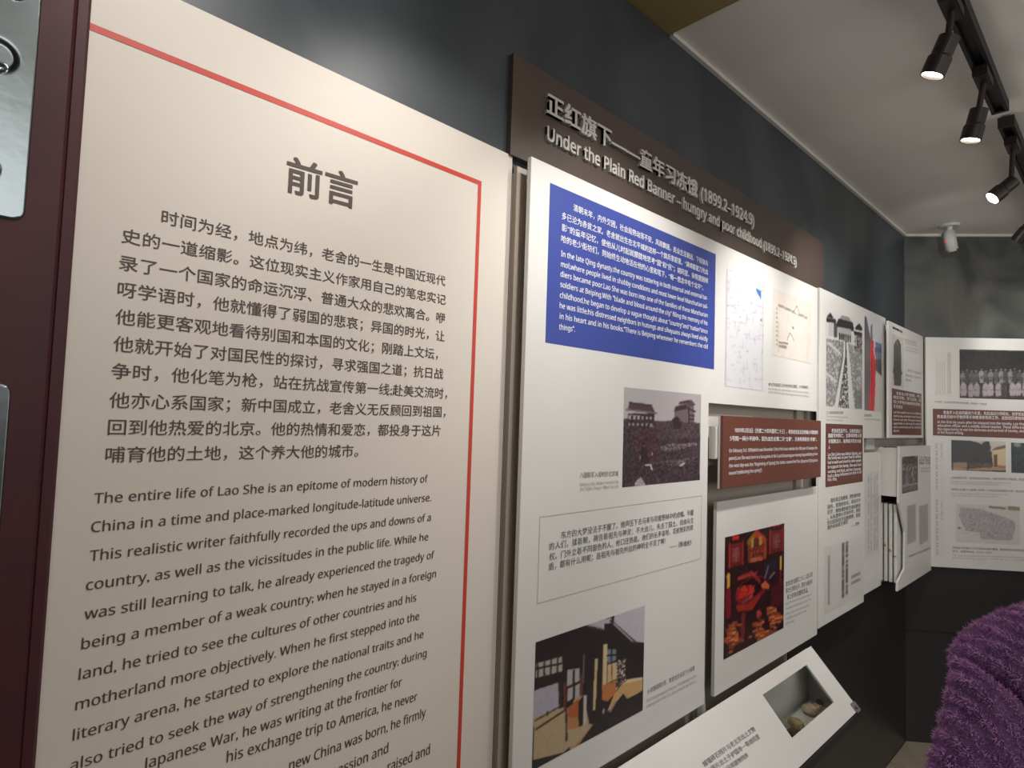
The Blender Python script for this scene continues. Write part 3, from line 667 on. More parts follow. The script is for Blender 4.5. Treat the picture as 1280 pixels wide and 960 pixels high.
text('chinese_text', B3, [('老舍出生后不久，父亲在抗击八', c8(112, 166), c8(412, 168), 5.2), ('国联军时阵亡，全靠母亲给人洗', c8(80, 217), c8(412, 212), 5.2),
    ('衣服做活计，抚养孩子们长大成', c8(80, 273), c8(406, 268), 5.2), ('人', c8(80, 332), c8(98, 332), 5.2)], M['inkwhite'], blk, bold=.01, off=.001)
text('english_text', B3, [('Lao She\'s father was killed in fighting, and', c8(75, 400), c8(408, 385), 4), ('the family was so poor that his mother', c8(75, 435), c8(408, 418), 4),
    ('had to wash and mend for other people', c8(75, 480), c8(408, 456), 4), ('to support the family. She was hard', c8(75, 525), c8(408, 498), 4),
    ('working and kind, and her character', c8(75, 572), c8(408, 540), 4), ('had a deep influence on him in all', c8(75, 616), c8(408, 572), 4), ('his life.', c8(75, 652), c8(168, 644), 4)], M['inkwhite'], blk, kind='l', bold=.01, off=.001)
c3 = cr(1020, 520, 3.43)
text('quotation', B3, [('我的真正的教师，把性格传给', c3(62, 372), c3(190, 345), 5.5), ('我的，是我的母亲。母亲并不', c3(48, 400), c3(190, 368), 5.5), ('识字，她给我的是生命的教育', c3(48, 423), c3(190, 391), 5.5),
    ('。从私塾到小学到中学，我经', c3(48, 446), c3(190, 410), 5.5), ('历过起码有廿位教师吧，但是', c3(48, 468), c3(190, 430), 5.5), ('我的母亲是生命的', c3(48, 489), c3(135, 462), 5.5), ('——老舍', c3(150, 478), c3(185, 466), 4.5)], M['inkgrey'], t)
c6 = cr(1028, 370, 6)
text('caption', B3, [('二十世纪初的老北京城', c6(28, 886), c6(155, 886), 3.8), ('皇城的旗兵', c6(315, 905), c6(370, 906), 3.4)], M['inkgrey'], t)
text('caption', B3, [('The old city of Beijing in the 1900s', c6(28, 908), c6(190, 916), 2.2), ('seen from the city gate', c6(28, 934), c6(155, 939), 2.2), ('A soldier of the red banner', c6(315, 928), c6(430, 934), 2.2)], M['inkpale'], t, kind='l')
p = Pic('document_print', B3, [(1032, 684), (1078, 668), (1078, 742), (1030, 768)], 60, 80, (212, 209, 205), t)
for x in (.42, .52):
    for y in np.arange(.04, .9, .018): p.line((x, y), (x + .05, y), .02, (110, 100, 104) if rng.random() < .8 else (190, 186, 184), .8, True)
for y in np.arange(.15, .9, .03): p.line((.08, y), (.11, y), .02, (150, 146, 144), .8, True)
for x0, y in ((.68, .62), (.68, .65), (.68, .72), (.68, .75)): p.line((x0, y), (x0 + .24, y), .015, (140, 136, 134), .8, True)
p.done('two dark columns of tiny vertical writing')

# board B, narrow strip right of board 3 and under the step
B3b = main_frame(.035, 1079.5, 744)
t = tag(B3b.root('exhibit_board'), 'narrow pale board with faint columns of writing, beneath the step of the red figure board', 'exhibit board')
a = B3b.uv(1079.5, 566); b = B3b.uv(1101.5, 729)
slab('panel', [(0, 0), (b[0], 0), (b[0], a[1]), (0, a[1])], .008, M['white'], t)
p = Pic('document_print', B3b, [(1081, 590), (1099, 589), (1099, 690), (1081, 700)], 40, 90, (210, 207, 203), t)
for x in (.2, .38, .62, .8):
    for y in np.arange(.03, .95, .02):
        if rng.random() < .85: p.line((x, y), (x + .09, y), .035, (178, 174, 172), .8, True)
p.done('faint grey columns of vertical writing')
gb = box('grey_block', (0, 0, 0), (.02, .115, .062), M['acrylic'], None, .001); q_ = hit(1082.5, 562, 0, .03); gb.location = (.012, q_[1], q_[2])
tag(gb, 'small grey block on the wall just below the red figure board', 'wall block')

# ------------------------------------------------------------------ board 4 (the coat)
B4 = main_frame(.078, 1111, 547.4)
t = tag(B4.root('exhibit_board'), 'small white board with the long dark coat picture and a brown text block', 'exhibit board')
u0, v0, u1, v1 = rect_uv(B4, [(1111.2, 400), (1154, 421.5), (1154, 547.5), (1111, 547.4)])
slab('panel', [(u0, v0), (u1, v0), (u1, v1), (u0, v1)], .01, M['white'], t)
p = Pic('photograph', B4, [(1115, 417), (1129, 423), (1129, 483.5), (1115, 482)], 36, 110, (200, 198, 190), t, crop=(1110, 400, 6.4))
p.poly([(62, 165), (75, 152), (88, 165), (102, 200), (106, 400), (112, 430), (104, 445), (104, 528), (48, 522), (45, 430), (38, 415), (44, 380), (46, 200)], (62, 62, 58)); p.line((75, 170), (78, 520), .03, (44, 44, 42)); p.line((68, 165), (76, 200), .05, (150, 148, 140))
p.done('picture of a long dark grey coat')
c64 = cr(1110, 400, 6.4)
blk = rslab('brown_block', B4, [(1115, 485.6), (1151.9, 492.2), (1151.4, 543.8), (1114.7, 543.8)], .0012, M['brown'], t, n0=.0004)
text('heading', B4, [('舒庆春先生', c64(35, 68), c64(115, 106), 3)], M['inkblack'], t, bold=.03)
text('caption', B4, [('老舍先生的棉袍', c64(135, 165), c64(225, 195), 3), ('老舍把一位老师送的', c64(155, 410), c64(265, 440), 3.2), ('棉袍送给了贫穷学生', c64(138, 452), c64(265, 475), 3.2), ('御寒。', c64(138, 488), c64(195, 500), 3.2)], M['inkpale'], t)
text('caption', B4, [('The old cotton robe that', c64(135, 185), c64(225, 210), 2), ('was given to Lao She by', c64(138, 222), c64(240, 245), 2), ('his teacher', c64(138, 245), c64(235, 266), 2)], M['inkpale'], t, kind='l')
text('chinese_text', B4, [('老舍从小学习刻苦，考入', c64(65, 598), c64(262, 625), 4.2), ('师范学校，学习五年，后', c64(42, 630), c64(262, 655), 4.2), ('任小学校长和劝学员等，', c64(42, 665), c64(262, 690), 4.2), ('生活清苦', c64(42, 702), c64(115, 712), 4.2)], M['inkwhite'], blk, bold=.008, off=.001)
text('english_text', B4, [('Lao She studied hard from childhood', c64(42, 745), c64(262, 758), 3), ('and he was admitted to the Normal', c64(42, 775), c64(262, 786), 3), ('School and after five years he was', c64(42, 805), c64(262, 813), 3),
    ('appointed as the head of a school', c64(42, 835), c64(262, 840), 3), ('and a commissioner for northern', c64(42, 865), c64(262, 868), 3), ('district.', c64(42, 895), c64(90, 896), 3)], M['inkwhite'], blk, kind='l', off=.001)

# brackets bridging the gaps between boards at the top
for (xa, ya), lab in (((1024, 372), 'white bracket in the gap between the map board and the street photograph board'), ((1108, 412), 'white bracket in the gap left of the coat board')):
    q_ = hit(xa, ya, 0, .03); o = box('wall_bracket', (0, 0, 0), (.012, .085, .05), M['whiteedge'], None, .001); o.location = (.022, q_[1] - .02, q_[2] - .03); tag(o, lab, 'bracket')

# ------------------------------------------------------------------ projecting box, pull-out leaves and board C
XC = .1075
PB = main_frame(XC, 1122, 739.3)
t = tag(PB.root('exhibit_board'), 'white board with a notched left edge standing forward beside the wall corner', 'exhibit board')
out = [PB.uv(*q_) for q_ in ((1122, 739.3), (1122.3, 728), (1130.8, 711), (1131.2, 665), (1123.5, 629), (1124.4, 558))]
rt = PB.uv(1164, 713.5)[0]; tp = PB.uv(1124.4, 558)[1]
slab('panel', [tuple(out[0]), (rt, 0.0), (rt, tp)] + [tuple(q_) for q_ in out[:0:-1]], .008, M['white'], t)
cC = cr(1070, 530, 4.36)
p = Pic('photograph', PB, [(1127.3, 569.7), (1147.5, 570.8), (1146.8, 613), (1127.3, 617)], 50, 70, (52, 46, 48), t)
p.speck(p.X > -1, (150, 140, 142), .22, 3); p.speck(p.X > -1, (90, 82, 84), .3, 2)
for k in range(5):
    p.ell(.12 + k * .19, .35, .05, .06, (150, 140, 140)); p.line((.12 + k * .19, .42), (.12 + k * .19, .7), .07, (120, 110, 112) if k % 2 else (60, 52, 54), 1, True)
p.line((0, .8), (1, .8), .03, (140, 132, 132), 1, True); p.line((0, .9), (1, .9), .05, (90, 82, 84), 1, True); p.blur(1).done('small old black and white group photograph')
text('caption', PB, [('一九一三年考入京师', cC(345, 188), cC(405, 192), 3.2), ('第三中学，后因经济', cC(345, 204), cC(405, 206), 3.2), ('困难退学，考入师范', cC(345, 220), cC(405, 221), 3.2)], M['inkgrey'], t)
text('caption', PB, [('He was admitted to the school', cC(345, 245), cC(405, 244), 2), ('and the family was too poor', cC(345, 262), cC(405, 260), 2)], M['inkpale'], t, kind='l')
text('caption', PB, [('毕业证书与毕业纪念册影印件', cC(285, 730), cC(405, 682), 3)], M['inkgrey'], t)
for xa in (278, 345):
    p = Pic('document_print', PB, [cC(xa, 450), cC(xa + 48, 430), cC(xa + 48, 635), cC(xa, 662)], 24, 60, (176, 170, 166), t)
    for x in (.15, .35, .55, .75):
        for y in np.arange(.06, .95, .05): p.line((x, y), (x + .06, y), .06, (150, 144, 142), .8, True)
    p.done('grey certificate print')
yb = hit(1101, 564.4, 0, .03)[1]; zb = hit(1101, 564.4, 0, .03)[2]; z2 = hit(1124, 621.5, 1, yb)[2]
t = bpy.data.objects.new('display_box', None); COL.objects.link(t); t.location = (.0, yb, z2); tag(t, 'white projecting wall box holding the upright leaves, left of the notched board', 'display box')
box('shell', (.0, 0, 0), (XC - .010, .014, zb + .02 - z2), M['white'], t, .001)
box('top', (.0, 0.0145, zb + .006 - z2), (XC - .010, .42, zb + .02 - z2), M['white'], t, .001)
box('rear_wall', (.0, 0.0145, -.36), (.008, .42, zb + .0055 - z2), M['beigewall'], t)
zl = hit(1110, 727, 1, yb + .02)[2]; zt = hit(1112, 630, 1, yb + .02)[2]
for k, lab in enumerate(['white pull-out leaf nearest the wall under the projecting box', 'white pull-out leaf, second from the wall under the projecting box', 'white pull-out leaf, third from the wall under the projecting box', 'white pull-out leaf farthest from the wall, beside the notched board']):
    xx = .018 + k * .0195
    rt_ = bpy.data.objects.new('pull_out_leaf', None); COL.objects.link(rt_); rt_.location = (xx, yb + .02, zl); tag(rt_, lab, 'display leaf', 'pull-out leaves under the projecting box')
    lf = box('leaf', (0, 0, 0), (.0125, .38, zt - zl), M['white'], rt_, .003)
    bm = bmesh.new(); bmesh.ops.create_uvsphere(bm, u_segments=10, v_segments=6, radius=.006, matrix=Matrix.Translation((.006, -.004, .19 - k * .022)))
    from_bm('knob', bm, M['knob'], lf, True)

# ------------------------------------------------------------------ board D on the angled back wall
D = back_frame(.045, 1158.5, 708)
t = tag(D.root('exhibit_board'), 'wide white board on the far angled wall with a group photograph in robes', 'exhibit board')
vt = (D.uv(1157.5, 421.3)[1] + D.uv(1280, 423.5)[1]) / 2; vb = (D.uv(1165, 708.5)[1] + D.uv(1280, 714.3)[1]) / 2
slab('panel', [(-.0, vb), (1.75, vb), (1.75, vt), (-.0, vt)], .012, M['white'], t)
uR_ = D.uv(1290, 480)[0] + .16
g = D.uv(1199.2, 437.1); g2 = D.uv(1199.6, 497.7); g3 = D.uv(1280, 437.8); g4 = D.uv(1280, 499.4)
class PicR(Pic):
    def __init__(s, name, fr, r, nx, ny, bg, parent, crop=None):
        super().__init__(name, fr, [(1200, 440), (1210, 440), (1210, 450), (1200, 450)], nx, ny, bg, parent, crop); s.r = r
p = PicR('photograph', D, (g[0], (g2[1] + g4[1]) / 2, uR_, (g[1] + g3[1]) / 2), 230, 110, (40, 38, 36), t, crop=(1190, 430, 12))
p.grain(5, 2)
def disc(p, x, y, r, c, a=1): p.poly([(x + r * math.cos(q_ * .785), y + r * 1.15 * math.sin(q_ * .785)) for q_ in range(8)], c, a)
for k in range(24):   # back row, standing
    x = 150 + k * 72 + rng.normal(0, 8); y = 385 + rng.normal(0, 10); lum = (168, 150, 72, 96, 140)[int(rng.integers(5))]
    p.poly([(x - 44, y + 84), (x - 34, y + 42), (x - 12, y + 26), (x + 12, y + 26), (x + 34, y + 42), (x + 44, y + 84), (x + 30, y + 120), (x + 28, y + 215), (x - 28, y + 215), (x - 30, y + 120)], (lum, lum - 4, lum - 2), .8)
    p.poly([(x - 20, y + 110), (x + 26, y + 100), (x + 20, y + 150), (x - 16, y + 160)], (60, 56, 56), .5)
    disc(p, x, y + 4, 17, (128, 118, 114)); p.poly([(x - 17, y - 14), (x + 17, y - 14), (x + 15, y - 2), (x - 15, y - 2)], (36, 34, 34))
for k in range(17):   # front row, seated in robes
    x = 178 + k * 104 + rng.normal(0, 8); y = 552 + rng.normal(0, 8); lum = (176, 168, 160, 172)[k % 4] if k % 7 != 6 else 64; w_ = 46 + rng.normal(0, 3)
    p.poly([(x - w_, y + 100), (x - w_ + 6, y + 58), (x - 16, y + 34), (x + 16, y + 34), (x + w_ - 6, y + 58), (x + w_, y + 100), (x + w_ + 4, y + 170), (x + w_ - 10, y + 225), (x - w_ + 8, y + 228), (x - w_ - 4, y + 170)], (lum, lum - 12, lum - 9), .92)
    p.poly([(x - w_ + 2, y + 128), (x + w_ - 6, y + 134), (x + w_ - 8, y + 142), (x - w_ + 6, y + 138)], (96, 86, 88), .8)
    p.poly([(x - 30, y + 90), (x - 22, y + 90), (x - 24, y + 128), (x - 32, y + 128)], (120, 108, 110), .6); p.poly([(x + 22, y + 90), (x + 30, y + 90), (x + 32, y + 128), (x + 24, y + 128)], (120, 108, 110), .6)
    disc(p, x, y + 14, 18, (120, 108, 106)); p.poly([(x - 18, y - 8), (x + 18, y - 8), (x + 16, y + 8), (x - 16, y + 8)], (34, 32, 32))
    for d_ in (-18, 18): disc(p, x + d_, y + 238, 9, (110, 100, 100))
p.grain(9); p.line((110, 98), (2400, 110), .006, (96, 96, 88)); p.blur(1).done('old group photograph with standing and seated rows in pale robes')
u0 = D.uv(1166, 511)[0]; v1 = (D.uv(1166, 511)[1] + D.uv(1280, 514)[1]) / 2; v0 = (D.uv(1166, 544.4)[1] + D.uv(1280, 548)[1]) / 2
blk = slab('brown_block', [(u0, v0), (uR_ + .1, v0), (uR_ + .1, v1), (u0, v1)], .0012, M['brown'], t, n0=.0004, bevel=0)
c10 = cr(1160, 505, 10.1)
text('chinese_text', D, [('老舍步入社会的最初六年里，先后当过小学校长、劝学员和', c10(190, 127), c10(1213, 152), 4.3), ('教育委员和中学教师等多种教育职务的工作，这些经历使他有', c10(112, 180), c10(1213, 203), 4.3)], M['inkwhite'], blk, bold=.008, off=.001)
text('english_text', D, [('In the first six years after he stepped into the society, Lao She', c10(118, 240), c10(1213, 268), 3.2), ('education officer and a middle school teacher. These different', c10(118, 285), c10(1213, 313), 3.2),
    ('the opportunity to see the darkness and turmoil of society, and', c10(118, 330), c10(1213, 358), 3.2), ('of the future writing.', c10(118, 373), c10(450, 381), 3.2)], M['inkwhite'], blk, kind='l', bold=.008, off=.001)
p = Pic('photograph', D, [(1189.2, 550.2), (1257, 552), (1257, 590.4), (1189.2, 587.4)], 110, 66, (46, 42, 40), t, crop=(1160, 505, 10.1))
p.poly([(500, 455), (985, 455), (985, 600), (780, 600), (790, 540), (760, 470), (640, 490)], (196, 186, 178)); p.ell(.56, .1, .04, .1, (180, 176, 170))
p.poly([(640, 560), (700, 480), (770, 465), (790, 560), (770, 640), (820, 700), (810, 800), (640, 800)], (36, 40, 38)); p.poly([(295, 455), (520, 458), (640, 500), (760, 520), (780, 740), (295, 740)], (40, 38, 38)); p.grain(4, 2)
p.poly([(790, 590), (860, 545), (985, 515), (985, 560), (860, 580)], (110, 96, 84)); p.poly([(800, 600), (985, 555), (985, 800), (820, 790)], (206, 184, 146)); p.poly([(832, 640), (872, 636), (872, 795), (832, 792)], (106, 58, 36)); p.poly([(872, 770), (985, 780), (985, 800), (872, 795)], (176, 120, 84))
p.poly([(312, 735), (500, 738), (500, 805), (312, 812)], (150, 126, 104)); p.poly([(295, 800), (560, 815), (820, 790), (985, 805), (985, 840), (295, 838)], (170, 136, 102)); p.poly([(520, 740), (800, 745), (800, 805), (520, 805)], (66, 52, 44)); p.speck(p.mask(p.q([(520, 745), (800, 745), (800, 805), (520, 805)])), (130, 100, 70), .2, 2); p.line((310, 730), (310, 835), .02, (40, 34, 32)); p.line((502, 735), (500, 835), .02, (40, 34, 32))
p.blur(1).done('colour photograph of dark trees beside a pale house')
c5 = D.uv(1263.7, 553.2); c6_ = D.uv(1263.7, 590.8)
p = PicR('photograph', D, (c5[0], c6_[1], c5[0] + .30, c5[1]), 60, 40, (34, 48, 46), t); p.grain(8, 3)
p.ell(.1, .06, .06, .08, (120, 140, 130)); p.poly([(0, .8), (1, .7), (1, 1), (0, 1)], (28, 38, 38), 1, True); p.blur(1).done('dark green photograph')
cD = cr(1140, 540, 5.336)
text('caption', D, [('方家胡同小学，老舍曾在此任校长。当时学校有十间教室，四百', cD(262, 312), cD(747, 325), 2.8), ('京师公立第十七高等小学校（今北京方家胡同小学）老舍任', cD(262, 390), cD(747, 404), 2.8),
    ('老舍在北京居住工作与活动区域示意图，图中的标记为他生活', cD(270, 778), cD(747, 798), 2.8), ('学习、任职的地点。1918—1924', cD(270, 802), cD(530, 812), 2.8)], M['inkgrey'], t)
text('caption', D, [('Fangjia Hutong primary school where Lao She once', cD(262, 334), cD(660, 345), 1.8), ('Lao She was the headmaster of the school', cD(262, 348), cD(580, 356), 1.8), ('The 17th primary school of Beijing where he', cD(262, 414), cD(640, 422), 1.8), ('worked as headmaster', cD(262, 428), cD(575, 437), 1.8),
    ('The map of the places where he lived and worked in Beijing', cD(270, 826), cD(747, 842), 1.8), ('from the year 1918 to 1924', cD(270, 843), cD(747, 860), 1.8)], M['inkpale'], t, kind='l')
text('caption', D, [('1918年，北京师范学校毕业生合影。前排左一为老舍', cr(1190, 430, 12)(-260, 880), cr(1190, 430, 12)(520, 918), 2.6)], M['inkgrey'], t)
p = Pic('document_print', D, [(1168, 440), (1190, 440.5), (1190, 496), (1168, 495)], 44, 100, (212, 209, 205), t)
for x in (.12, .28, .42, .55, .75, .85):
    for y in np.arange(.22 if x < .7 else .02, .95, .03): p.line((x, y), (x + .05, y), .03, (176, 172, 168) if x < .7 else (140, 136, 132), .7, True)
p.done('faint table of vertical writing')
p = Pic('map_print', D, [(1195, 630), (1275, 633), (1275, 681), (1195, 678)], 110, 66, (204, 200, 194), t, crop=(1140, 540, 5.336))
mp_ = [(320, 500), (460, 515), (600, 560), (690, 600), (690, 640), (665, 725), (460, 715), (450, 670), (360, 660), (310, 560)]
p.poly(mp_, (186, 182, 182)); mk = p.mask(p.q(mp_))
p.speck(mk, (150, 146, 150), .3, 1); p.speck(mk, (120, 114, 120), .08, 1); p.line((520, 500), (620, 510), .03, (120, 116, 104)); p.line((650, 508), (716, 512), .06, (140, 134, 108)); p.line((310, 640), (318, 640), .03, (110, 104, 104))
for k in range(8): p.line((330, 520 + k * 22), (680, 600 + k * 14 + 10), .004, (150, 146, 150), .6)
p.blur(1).done('irregular grey district map')
p = Pic('document_print', D, [(1168, 550), (1180, 550.5), (1180, 698), (1168, 697)], 24, 200, (212, 209, 205), t)
for y in np.arange(.02, .98, .012):
    if .42 < y < .5: continue
    p.line((.18, y), (.3, y), .06, (120, 116, 112), .8, True)
for y in list(np.arange(.02, .16, .014)) + list(np.arange(.52, .68, .014)): p.line((.7, y), (.85, y), .06, (150, 146, 142), .8, True)
p.done('vertical column of small writing')

# ------------------------------------------------------------------ sloping reading desk with a glazed case
Xa = .08; A0 = hit(1013.7, 807.5, 0, Xa); A1 = hit(1073.7, 887, 1, A0[1])
yR = A0[1]; L0 = .70; yL = .86
V_ = A0 - A1; V_[1] = 0
DF = Frame([A1[0], yL, A1[2]], [0, 1, 0], V_)
t = tag(DF.root('reading_desk'), 'white sloping lectern shelf with printed text and a glazed opening, under the boards', 'display desk')
LV = np.linalg.norm(V_); LU = yR - yL
wq = rect_uv(DF, [(953.8, 869.4), (1008, 830), (1041.5, 876.5), (991.3, 923.8)])
u0, v0, u1, v1 = wq
bm = bmesh.new()
for a, b in (((0, 0), (u0, LV)), ((u1, 0), (LU, LV)), ((u0, 0), (u1, v0)), ((u0, v1), (u1, LV))):
    bm_box(bm, (a[0], 0, a[1]), (b[0], .008, b[1]))
bmesh.ops.remove_doubles(bm, verts=bm.verts[:], dist=1e-5)
from_bm('lid', bm, M['desk'] if 'desk' in M else M['white'], t)
gl = bpy.data.materials.new('clear_glass'); gl.use_nodes = True; b_ = gl.node_tree.nodes['Principled BSDF']
b_.inputs['Transmission Weight'].default_value = 1; b_.inputs['Roughness'].default_value = .03; b_.inputs['IOR'].default_value = 1.1; b_.inputs['Base Color'].default_value = (.93, .96, .95, 1)
slab('glass_pane', [(u0 - .0005, v0 - .0005), (u1 + .0005, v0 - .0005), (u1 + .0005, v1 + .0005), (u0 - .0005, v1 + .0005)], .003, gl, t, n0=-.004, bevel=0)
# case body in world axes (wedge): floor, rear, two inner cheeks
inv = t.matrix_world.inverted()
def wbox(name, lo, hi, m):
    bm = bmesh.new(); bm_box(bm, lo, hi, inv); return from_bm(name, bm, m, t)
zf = A1[2] - .020
wbox('case_floor', (.075, yL, zf - .01), (A1[0] - .004, yR, zf), M['caseinner'])
wbox('case_rear', (.066, yL, zf - .01), (.0748, yR, A0[2] - .012), M['caseinner'])
bm = bmesh.new(); 
fv = [(A1[0] - .004, zf - .01), (A1[0] + .004, zf - .01), (A1[0] + .001, A1[2] - .009), (A1[0] - .006, A1[2] - .006)]
vs = [bm.verts.new((x, yL, z)) for x, z in fv]; bm.faces.new(vs); r = bmesh.ops.extrude_face_region(bm, geom=bm.faces[:])
for e in r['geom']:
    if isinstance(e, bmesh.types.BMVert): e.co.y = yR
bm.transform(inv); from_bm('front_lip', bm, M['blackwall'], t)
for yy, nm in ((yL + u0 - .03, 'cheek'), (yR - .0085, 'cheek')):
    bm = bmesh.new(); pr = [(.0755, zf + .0005), (A1[0] - .005, zf + .0005), (A1[0] - .005, A1[2] - .010), (.0755, A0[2] - .014)]
    vs = [bm.verts.new((x, yy, z)) for x, z in pr]; bm.faces.new(vs); r = bmesh.ops.extrude_face_region(bm, geom=bm.faces[:])
    for e in r['geom']:
        if isinstance(e, bmesh.types.BMVert): e.co.y = yy + .008
    bm.transform(inv); from_bm(nm, bm, M['caseinner'], t)
# metal clip on the outer corner
bm = bmesh.new(); bm_box(bm, (LU - .03, -.004, -.004), (LU + .006, .010, .026))
bmesh.ops.bevel(bm, geom=bm.edges[:], offset=.002, segments=2, affect='EDGES')
bm_cyl(bm, (LU - .012, -.007, .010), (LU - .012, .0, .010), .006, seg=14)
o = from_bm('corner_clip', bm, M['chrome'], t); o['label'] = 'small chrome corner clip'
cd_ = cr(860, 800, 5.333)
text('desk_text', DF, [('城墙砖石残片与老北京出土文物', cd_(110, 850), cd_(452, 605), 9.5), ('这些残片出土于护国寺一带胡同里', cd_(110, 918), cd_(482, 655), 9.5), ('二十世纪初的日用器物残件', cd_(110, 985), cd_(408, 778), 9)], M['inkgrey'], t)
# white tray and shards (things of their own, resting on the case floor)
def shard(name, loc, size, colr, seed, lab, rz=0):
    bm = bmesh.new(); bmesh.ops.create_icosphere(bm, subdivisions=2, radius=1); rs = np.random.default_rng(seed)
    cuts = [(Vector(rs.normal(size=3)).normalized(), .55 + .3 * rs.random()) for _ in range(9)]
    for v in bm.verts:
        for n, d in cuts:
            k = v.co.dot(n)
            if k > d: v.co -= n * (k - d)
        v.co = Vector((v.co.x * size[0], v.co.y * size[1], v.co.z * size[2]))
    zmin = min(v.co.z for v in bm.verts)
    for v in bm.verts: v.co.z -= zmin
    o = from_bm(name, bm, mat(name + '_surface', colr, .8, noise=(60, tuple(c * .75 for c in colr[:3]) + (1,), .35, .65), bump=(120, .5, .002)))
    o.location = loc; o.rotation_euler.z = rz; return tag(o, lab, 'stone', 'shards in the glazed case')
def infloor(px, py, z): return hit(px, py, 2, z)
tr0 = infloor(1012, 893, zf + .012); 
o = box('white_tray', (-.034, -.105, 0), (.034, .105, .012), M['tray'], None, .002); o.location = (max(.120, min(tr0[0], .17)), tr0[1], zf + .0003); tag(o, 'white block carrying the shards in the glazed case', 'tray'); TX = o.location.x
zt_ = zf + .0126
def shard_at(px, py, size, colr, seed, lab, rz):
    q_ = infloor(px, py, zt_ + size[2] * .4); x = min(max(q_[0], .105 + size[0]), A1[0] - .012 - size[0]); shard('stone_shard', (x, q_[1], zt_ if abs(x - TX) < .034 and abs(q_[1] - tr0[1]) < .098 else zf + .0004), size, colr, seed, lab, rz)
shard_at(983, 901, (.026, .030, .024), rgb(215, 184, 138), 1, 'tan shard with a dark cap at the left of the glazed case', .4)
shard_at(992, 914, (.020, .022, .012), rgb(112, 98, 86), 2, 'dark brown shard lowest in the corner of the glazed case', 1.1)
shard_at(1003, 886, (.024, .028, .020), rgb(232, 202, 168), 3, 'pale orange shard in the middle of the glazed case', .9)
shard_at(1018, 887, (.018, .022, .014), rgb(226, 196, 160), 4, 'small pinkish shard right of the middle one', .1)
shard_at(1020, 875, (.014, .026, .012), rgb(124, 124, 116), 5, 'dark grey shard near the upper right of the glazed case', .6)
shard_at(1033, 879, (.018, .026, .012), rgb(214, 186, 142), 6, 'tan shard in the right corner of the glazed case', .2)
# acrylic bracket between the boards' lower corners
q_ = hit(884, 884, 0, .06)
bm = bmesh.new(); bm_cyl(bm, (.0, 0, -.05), (.0, 0, .03), .016, .010, 6); o = from_bm('acrylic_bracket', bm, M['acrylic']); o.location = (.024, q_[1] + .03, q_[2]); tag(o, 'grey acrylic bracket between the lower corners of two white boards', 'bracket')

# ------------------------------------------------------------------ track lights
TX0, TX1 = .552, .594
def track(y0, y1, lab):
    t = bpy.data.objects.new('light_track', None); COL.objects.link(t); t.location = (.573, y0, Z_C - .04); tag(t, lab, 'light track')
    bm = bmesh.new(); L = y1 - y0
    bm_box(bm, (-.021, 0, .028), (.021, L, .0335)); bm_box(bm, (-.021, 0, 0), (-.012, L, .028)); bm_box(bm, (.012, 0, 0), (.021, L, .028)); bm_box(bm, (-.012, 0, .012), (.012, L, .028))
    from_bm('rail', bm, M['track'], t); box('end_cap', (-.022, L, -.001), (.022, L + .012, .034), M['black'], t, .002); box('end_cap', (-.022, -.012, -.001), (.022, 0, .034), M['black'], t, .002)
yT1 = 2.36
track(-1.2, yT1, 'black light track on the ceiling ending above the boards')
track(2.50, 3.9, 'second black light track starting beyond the first one')
def spot(adapter_y, head_top, head_tip, lab, power, aim, size=1.25, r=.026, blend=.8, visible=True):
    """lamp built from world points; own light inside"""
    ht = Vector(head_top); hb = Vector(head_tip)
    t = bpy.data.objects.new('track_spotlight', None); COL.objects.link(t); t.location = (.573, adapter_y, Z_C - .0405)
    tag(t, lab, 'spotlight', 'spotlights on the ceiling tracks'); bpy.context.view_layer.update(); off = Vector(t.location)
    bm = bmesh.new(); bm_box(bm, (-.017, -.06, -.030), (.017, .05, 0)); bmesh.ops.bevel(bm, geom=bm.edges[:], offset=.004, segments=2, affect='EDGES')
    from_bm('adapter', bm, M['black'], t)
    bm = bmesh.new(); top = Vector((0, 0, -.03)); h = ht - off; e = hb - off; ax = (e - h).normalized()
    bm_cyl(bm, top, h + ax * .01, .0075, seg=12); from_bm('stem', bm, M['black'], t, False)
    mid = h + (e - h) * .48
    bm = bmesh.new(); bm_cyl(bm, h, mid, r * .86, seg=28); bm_cyl(bm, mid, mid + ax * .006, r * .86, r, seg=28, caps=False); bm_cyl(bm, mid + ax * .006, e, r, seg=28, caps=False)
    bm_cyl(bm, e, e - ax * .022, r * .9, r * .84, seg=28, caps=False)
    ring = 28; q = ax.to_track_quat('Z', 'Y')
    a = [bm.verts.new(e + q @ Vector((r * math.cos(i * math.tau / ring), r * math.sin(i * math.tau / ring), 0))) for i in range(ring)]
    b = [bm.verts.new(e + q @ Vector((r * .9 * math.cos(i * math.tau / ring), r * .9 * math.sin(i * math.tau / ring), 0))) for i in range(ring)]
    for i in range(ring): bm.faces.new((a[i], a[(i + 1) % ring], b[(i + 1) % ring], b[i]))
    from_bm('lamp_head', bm, M['black'], t, False)
    bm = bmesh.new(); bm_cyl(bm, e - ax * .009, e - ax * .006, r * .86, seg=28); from_bm('lens', bm, M['lens'], t)
    l = bpy.data.lights.new('spotlight_beam', 'SPOT'); l.energy = power; l.spot_size = size; l.spot_blend = blend; l.shadow_soft_size = .02; l.color = (1, .97, .93)
    o = bpy.data.objects.new('spotlight_beam', l); COL.objects.link(o); o.parent = t; o.location = e + ax * .004
    d = Vector(aim) - hb if aim else ax; o.rotation_euler = d.to_track_quat('-Z', 'Y').to_euler()
    return t
def spot_px(adapter_px, top_px, tip_px, *a, **k):
    ya = hit(*adapter_px, 0, .573)[1]; tp = hit(*top_px, 1, ya); tp2 = hit(*tip_px, 1, ya - k.pop('dy', 0))
    return spot(ya, tp, tp2, *a, **k)
